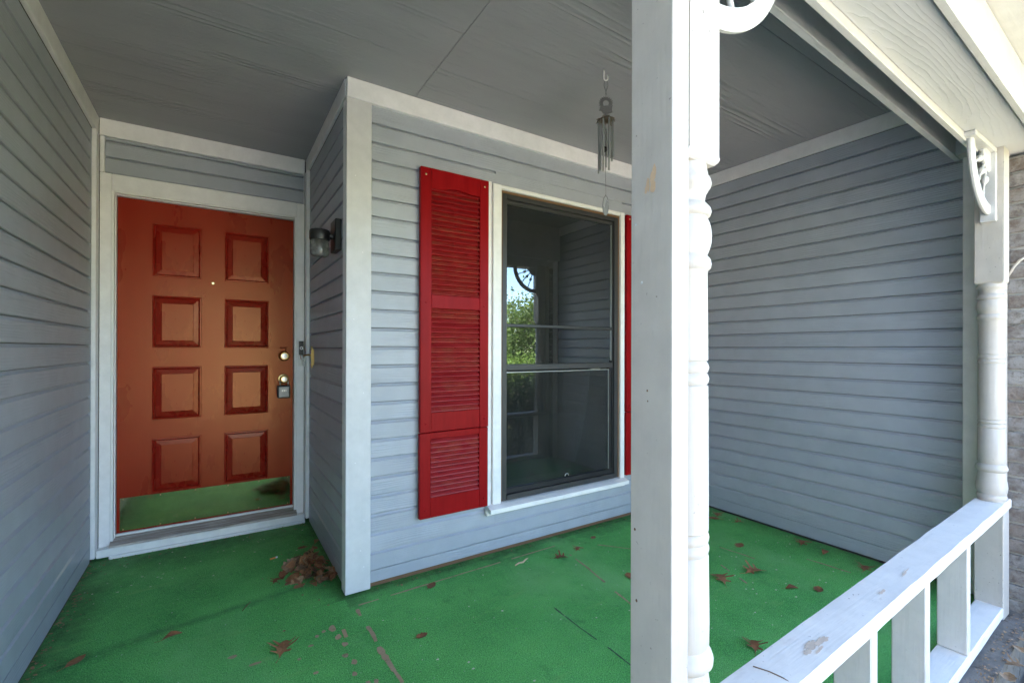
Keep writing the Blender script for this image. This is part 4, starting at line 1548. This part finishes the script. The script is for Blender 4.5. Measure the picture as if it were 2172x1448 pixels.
for i, (x, y, rot) in enumerate([(2.83, .425, .3), (2.72, .418, 1.8), (2.62, .422, 1.0), (2.48, .415, 2.4), (2.36, .412, .1)]):
    leaf(LD[i], x, y, rot, 'dead leaf lying on the bare concrete edge outside the railing', .55, .001, 'leaves on the slab edge')
for i in range(26):
    x, y = rp.uniform(2.2, 3.2), rp.uniform(.02, .38)
    leaf((LD+LM)[rp.randrange(12)], x, y, rp.random()*6.28, 'dead leaf on the dark soil below the porch edge', rp.uniform(.6, 1.), -.150+rp.random()*.03, 'leaves on the soil bed', (rp.uniform(-.3, .3), rp.uniform(-.3, .3)))

tw = tag(obj('twig', (lambda bm: (tube(bm, [(1.345, 2.052, .004), (1.375, 2.062, .006), (1.40, 2.060, .004), (1.425, 2.075, .005), (1.45, 2.086, .004)], [.003, .004, .0045, .004, .002], 6), bm)[1])(bmesh.new()), M['chip'], smooth=3.2),
         'pale dead twig on the floor under the window sill', 'twig')
tw2 = tag(obj('twig', (lambda bm: (tube(bm, [(.095, 2.345, .003), (.112, 2.375, .006), (.130, 2.410, .003)], [.0015, .002, .0012], 6), bm)[1])(bmesh.new()), M['brown_wood'], smooth=3.2),
          'thin dark stalk on the green floor in front of the door', 'twig')
cg = thing('cigarette_butt', 'orange and white cigarette butt left of the leaf heap', 'cigarette butt', (.267, 2.839, 0))
dirc = Vector((.95, .25, 0)).normalized()
for nm, mt, a, b in (('filter', 'amber', -.022, .006), ('paper', 'wire', .0062, .016)):
    bm = bmesh.new()
    c0 = Vector((.267, 2.839, .0045))
    tube(bm, [c0+dirc*a, c0+dirc*b], .0042, 10)
    obj(nm, bm, M[mt], cg, smooth=.8)

# specks, seeds and petals strewn over the coating: nobody could count them
bm = bmesh.new()
rs = random.Random(5)
for i in range(190):
    if i < 110:
        x, y = rs.uniform(1.9, 3.0), rs.uniform(.75, 2.1)
    elif i < 150:
        x, y = rs.uniform(.55, 1.9), rs.uniform(1.0, 2.15)
    else:
        x, y = rs.uniform(-.5, .5), rs.uniform(2.7, 3.3)
    r0 = rs.uniform(.0025, .008)
    a0 = rs.random()*6.28
    ring = [bm.verts.new((x+r0*(1 if k % 2 else .55)*math.cos(a0+k*1.047), y+r0*.6*math.sin(a0+k*1.047), .0022+rs.random()*.002)) for k in range(6)]
    bm.faces.new(ring)
o = obj('fallen_petals', bm, M['petal'], loc=(1.5, 1.8, 0))
o['kind'] = 'stuff'; o['label'] = 'tiny pale petals and flecks strewn over the green floor'
bm = bmesh.new()
for i in range(520):
    side = rs.random()
    if side < .3:
        x, y = XL + abs(rs.gauss(0, .03)) + .004, rs.uniform(2.2, 3.3)
    elif side < .55:
        x, y = rs.uniform(-.55, .5), 3.31 - abs(rs.gauss(0, .05))
    elif side < .75:
        x, y = rs.uniform(.6, 3.0), 2.225 - abs(rs.gauss(0, .02))
    else:
        a = rs.random()*6.28; q = abs(rs.gauss(0, .8))
        x, y = min(.49, .40 + .13*q*math.cos(a)), 2.59 + .24*q*math.sin(a)
    if i % 3 == 0:
        x = rs.uniform(2.0, 2.98); y = rs.uniform(.445, .50) + sk(x)
    r0 = rs.uniform(.0025, .009)
    a0 = rs.random()*6.28
    ring = [bm.verts.new((x+r0*(1 if k % 2 else .4)*math.cos(a0+k*1.047), y+r0*.5*math.sin(a0+k*1.047), .0015+rs.random()*.005)) for k in range(6)]
    bm.faces.new(ring)
o = obj('leaf_crumbs', bm, M['leaf_dark'], loc=(0, 2.6, 0))
o['kind'] = 'stuff'; o['label'] = 'dark crumbled leaf litter along the wall bases'

# ------------------------------------------------------------------ body of the house
hs = thing('house', 'house body behind the porch with dim room inside the window', 'house', (1.2, 5, 0))
# room behind the window
RX0, RX1, RY0, RY1 = .66, 5.2, YW+.131, 6.4
bx('room_floor', M['wall_in'], hs, RX0-.1, RX1+.1, RY0, RY1+.1, -.05, .02, 0)
bx('room_ceiling', M['wall_in'], hs, RX0-.1, RX1+.1, RY0, RY1+.1, 2.44, 2.5, 0)
bx('room_wall', M['wall_in'], hs, RX0-.01, RX0, RY0, RY1, .021, 2.439, 0)
bx('room_wall', M['wall_in'], hs, RX1, RX1+.1, RY0, RY1, .021, 2.439, 0)
bx('room_wall', M['wall_in'], hs, RX0-.1, RX1+.1, RY1+.001, RY1+.1, .021, 2.439, 0)
bx('room_wall', M['wall_in'], hs, XE+.14, RX1+.1, YW+.02, YW+.13, .021, 2.439, 0)
# outer walls and roof
bx('outer_wall', M['brick'], hs, 3.401, 8.0, .46, .60, -.25, 2.5, 0)
bx('outer_wall', M['sid_x'], hs, -7.0, XL-.161, -3.0, -2.86, -.25, 2.5, 0)  # leftmost front belongs to the added, unseen wing
bx('outer_wall', M['sid_x'], hs, -7.0, 8.0, 9.0, 9.2, -.25, 2.5, 0)
bx('outer_wall', M['sid_x'], hs, -7.2, -7.0, -3.0, 9.2, -.25, 2.5, 0)
bx('outer_wall', M['sid_x'], hs, 8.0, 8.2, .42, 9.2, -.25, 2.5, 0)
bm = bmesh.new()
prism(bm, [(-.21, 2.48), (4.9, 4.75), (9.8, 2.62), (9.8, 2.50), (4.9, 4.60), (-.21, 2.38)], 'X', -7.5, 8.5)
obj('roof', bm, M['shingle'], hs)
bm = bmesh.new()
prism(bm, [(-.25, 2.62), (-3.9, 4.2), (-7.6, 2.62), (-7.6, 2.50), (-3.9, 4.08), (-.25, 2.50)], 'Y', -3.4, 1.2)
obj('added_wing_roof', bm, M['shingle'], hs)  # roof over the added light-blocking wing, out of view
bx('eave_soffit', M['ext_x'], hs, XL+.03, 8.4, -.17, .398, SOF+.152, SOF+.166, 0)
bx('eave_fascia', M['ext_x'], hs, XL+.03, 8.4, -.20, -.171, SOF+.14, SOF+.315, 0)

# ------------------------------------------------------------------ garden behind the camera (seen in the window glass)
def leaf_cloud(bm, pts, size, r):
    for p in pts:
        n_ = Vector((r.gauss(0, 1), r.gauss(0, 1), r.gauss(0, 1)+.5)).normalized()
        a = n_.orthogonal().normalized()
        q = r.random()*6.28
        b = n_.cross(a)
        u = a*math.cos(q)+b*math.sin(q); v = n_.cross(u)
        s = size*r.uniform(.6, 1.3)
        bm.faces.new([bm.verts.new(p+u*s), bm.verts.new(p+v*s*.45), bm.verts.new(p-u*s), bm.verts.new(p-v*s*.45)])


def tree(label, x, y, hgt, spread, nl, mat, seed, lo=.25):
    r = random.Random(seed)
    g = -.22
    t = thing('oak_tree', label, 'tree', (x, y, g), 'trees across the lawn')
    bm = bmesh.new()
    trunk_top = hgt*.55
    tube(bm, [(x, y, g-.1), (x+.1, y, g+hgt*.2), (x-.05, y+.1, g+trunk_top), (x+.1, y, g+hgt*.8)], [hgt*.035, hgt*.026, hgt*.018, hgt*.005], 9)
    tips = []
    for k in range(11):
        a = k*2.4 + r.random()
        h0 = g + hgt*(lo + .4*r.random())
        ln = spread*r.uniform(.55, .95)
        e = Vector((x+math.cos(a)*ln, y+math.sin(a)*ln, h0+hgt*r.uniform(.12, .35)))
        m_ = Vector((x, y, h0)).lerp(e, .5) + Vector((0, 0, hgt*.03))
        tube(bm, [(x, y, h0), m_, e], [hgt*.011, hgt*.007, hgt*.003], 6)
        tips += [e, m_]
    obj('trunk', bm, M['bark'], t, smooth=3.2)
    bm = bmesh.new()
    cl = [p + Vector((r.gauss(0, .1), r.gauss(0, .1), r.gauss(0, .08)))*spread for p in tips]
    for k in range(34):
        a = r.random()*6.28; q = r.random()**.5
        zz = r.random()
        rad = spread*math.sqrt(max(.05, 1-(2*zz-1)**2))
        cl.append(Vector((x+math.cos(a)*rad*q, y+math.sin(a)*rad*q, g+hgt*(lo+(1-lo)*zz*.95))))
    per = nl//len(cl)
    for c in cl:
        cs = spread*r.uniform(.16, .3)
        leaf_cloud(bm, [c+Vector((r.gauss(0, 1), r.gauss(0, 1), r.gauss(0, .7)))*cs*.6 for _ in range(per)], hgt*.022, r)
    obj('crown', bm, mat, t)


def mound(name, label, x, y, rx, ry, hgt, nl, mat, seed, size, base=-.2):
    nl = int(nl)
    r = random.Random(seed)
    t = thing(name, label, 'shrub', (x, y, base), 'garden shrubs in front of the porch')
    bm = bmesh.new()
    for k in range(7):
        a = k*.9
        tube(bm, [(x, y, base), (x+math.cos(a)*rx*.35, y+math.sin(a)*ry*.35, base+hgt*.45), (x+math.cos(a)*rx*.65, y+math.sin(a)*ry*.65, base+hgt*.75)], [.02, .014, .006], 6)
    obj('stems', bm, M['bark'], t)
    bm = bmesh.new()
    P = []
    for k in range(nl):
        a = r.random()*6.28; q = r.random()**.35
        ph = math.acos(1-1.15*r.random())
        rr = q*(1+.22*noise.noise(Vector((math.cos(a)*2+seed, math.sin(a)*2, ph*2))))
        P.append(Vector((x+rx*rr*math.sin(ph)*math.cos(a), y+ry*rr*math.sin(ph)*math.sin(a), base+.04+max(0, (hgt-.04)*(.02+.98*max(0, .5+.5*math.cos(ph)*1.0)*rr if r.random() < .55 else (hgt-.04)*.95*r.random()*math.cos(min(1.4, ph*.5))/hgt)))))
    leaf_cloud(bm, P, size, r)
    obj('foliage', bm, mat, t)


mound('shrub', 'dark leafy shrub by the brick wall, mirrored in the lower pane', 3.75, -.75, .62, .6, 1.0, 5200, M['shrub_green'], 3, .030, -.17)
mound('shrub', 'second dark shrub beyond the first, mirrored in the lower pane', 4.9, -1.6, .8, .7, 1.05, 5200, M['shrub_green'], 4, .032, -.2)
mound('shrub', 'leafy shrub in the bed just outside the railing end', 3.35, -.35, .42, .38, .72, 4200, M['shrub_green'], 8, .026, -.17)
mound('hedge_bush', 'bright sunlit hedge bush mirrored in the middle pane', 6.0, -4.6, 1.7, .8, 1.28, 9000, M['hedge_green'], 5, .045)
mound('hedge_bush', 'sunlit hedge bush further along the lawn', 9.2, -5.6, 1.8, .9, 1.30, 6000, M['hedge_green'], 6, .05)
tree('broad green oak mirrored in the window panes', 18.5, -18.5, 6.2, 4.2, 16000, M['oak_green'], 1, .04)
tree('lower spreading oak left of the first in the reflection', 13.2, -21.5, 4.4, 3.8, 13000, M['oak_green'], 2, .02)
tree('bushy oak behind the others in the reflection', 19.0, -27.0, 5.2, 5.0, 12000, M['oak_green'], 7, .02)
tree('oak across the lawn, far right in the reflection', 26.0, -20.0, 8.0, 5.0, 11000, M['oak_green'], 3, .05)
tree('oak across the lawn, behind and left of the camera', -9, -26, 8.5, 5.2, 9000, M['oak_green'], 4)
tree('oak across the lawn, straight behind the camera', 1.5, -30, 7.5, 5.0, 9000, M['oak_green'], 5)
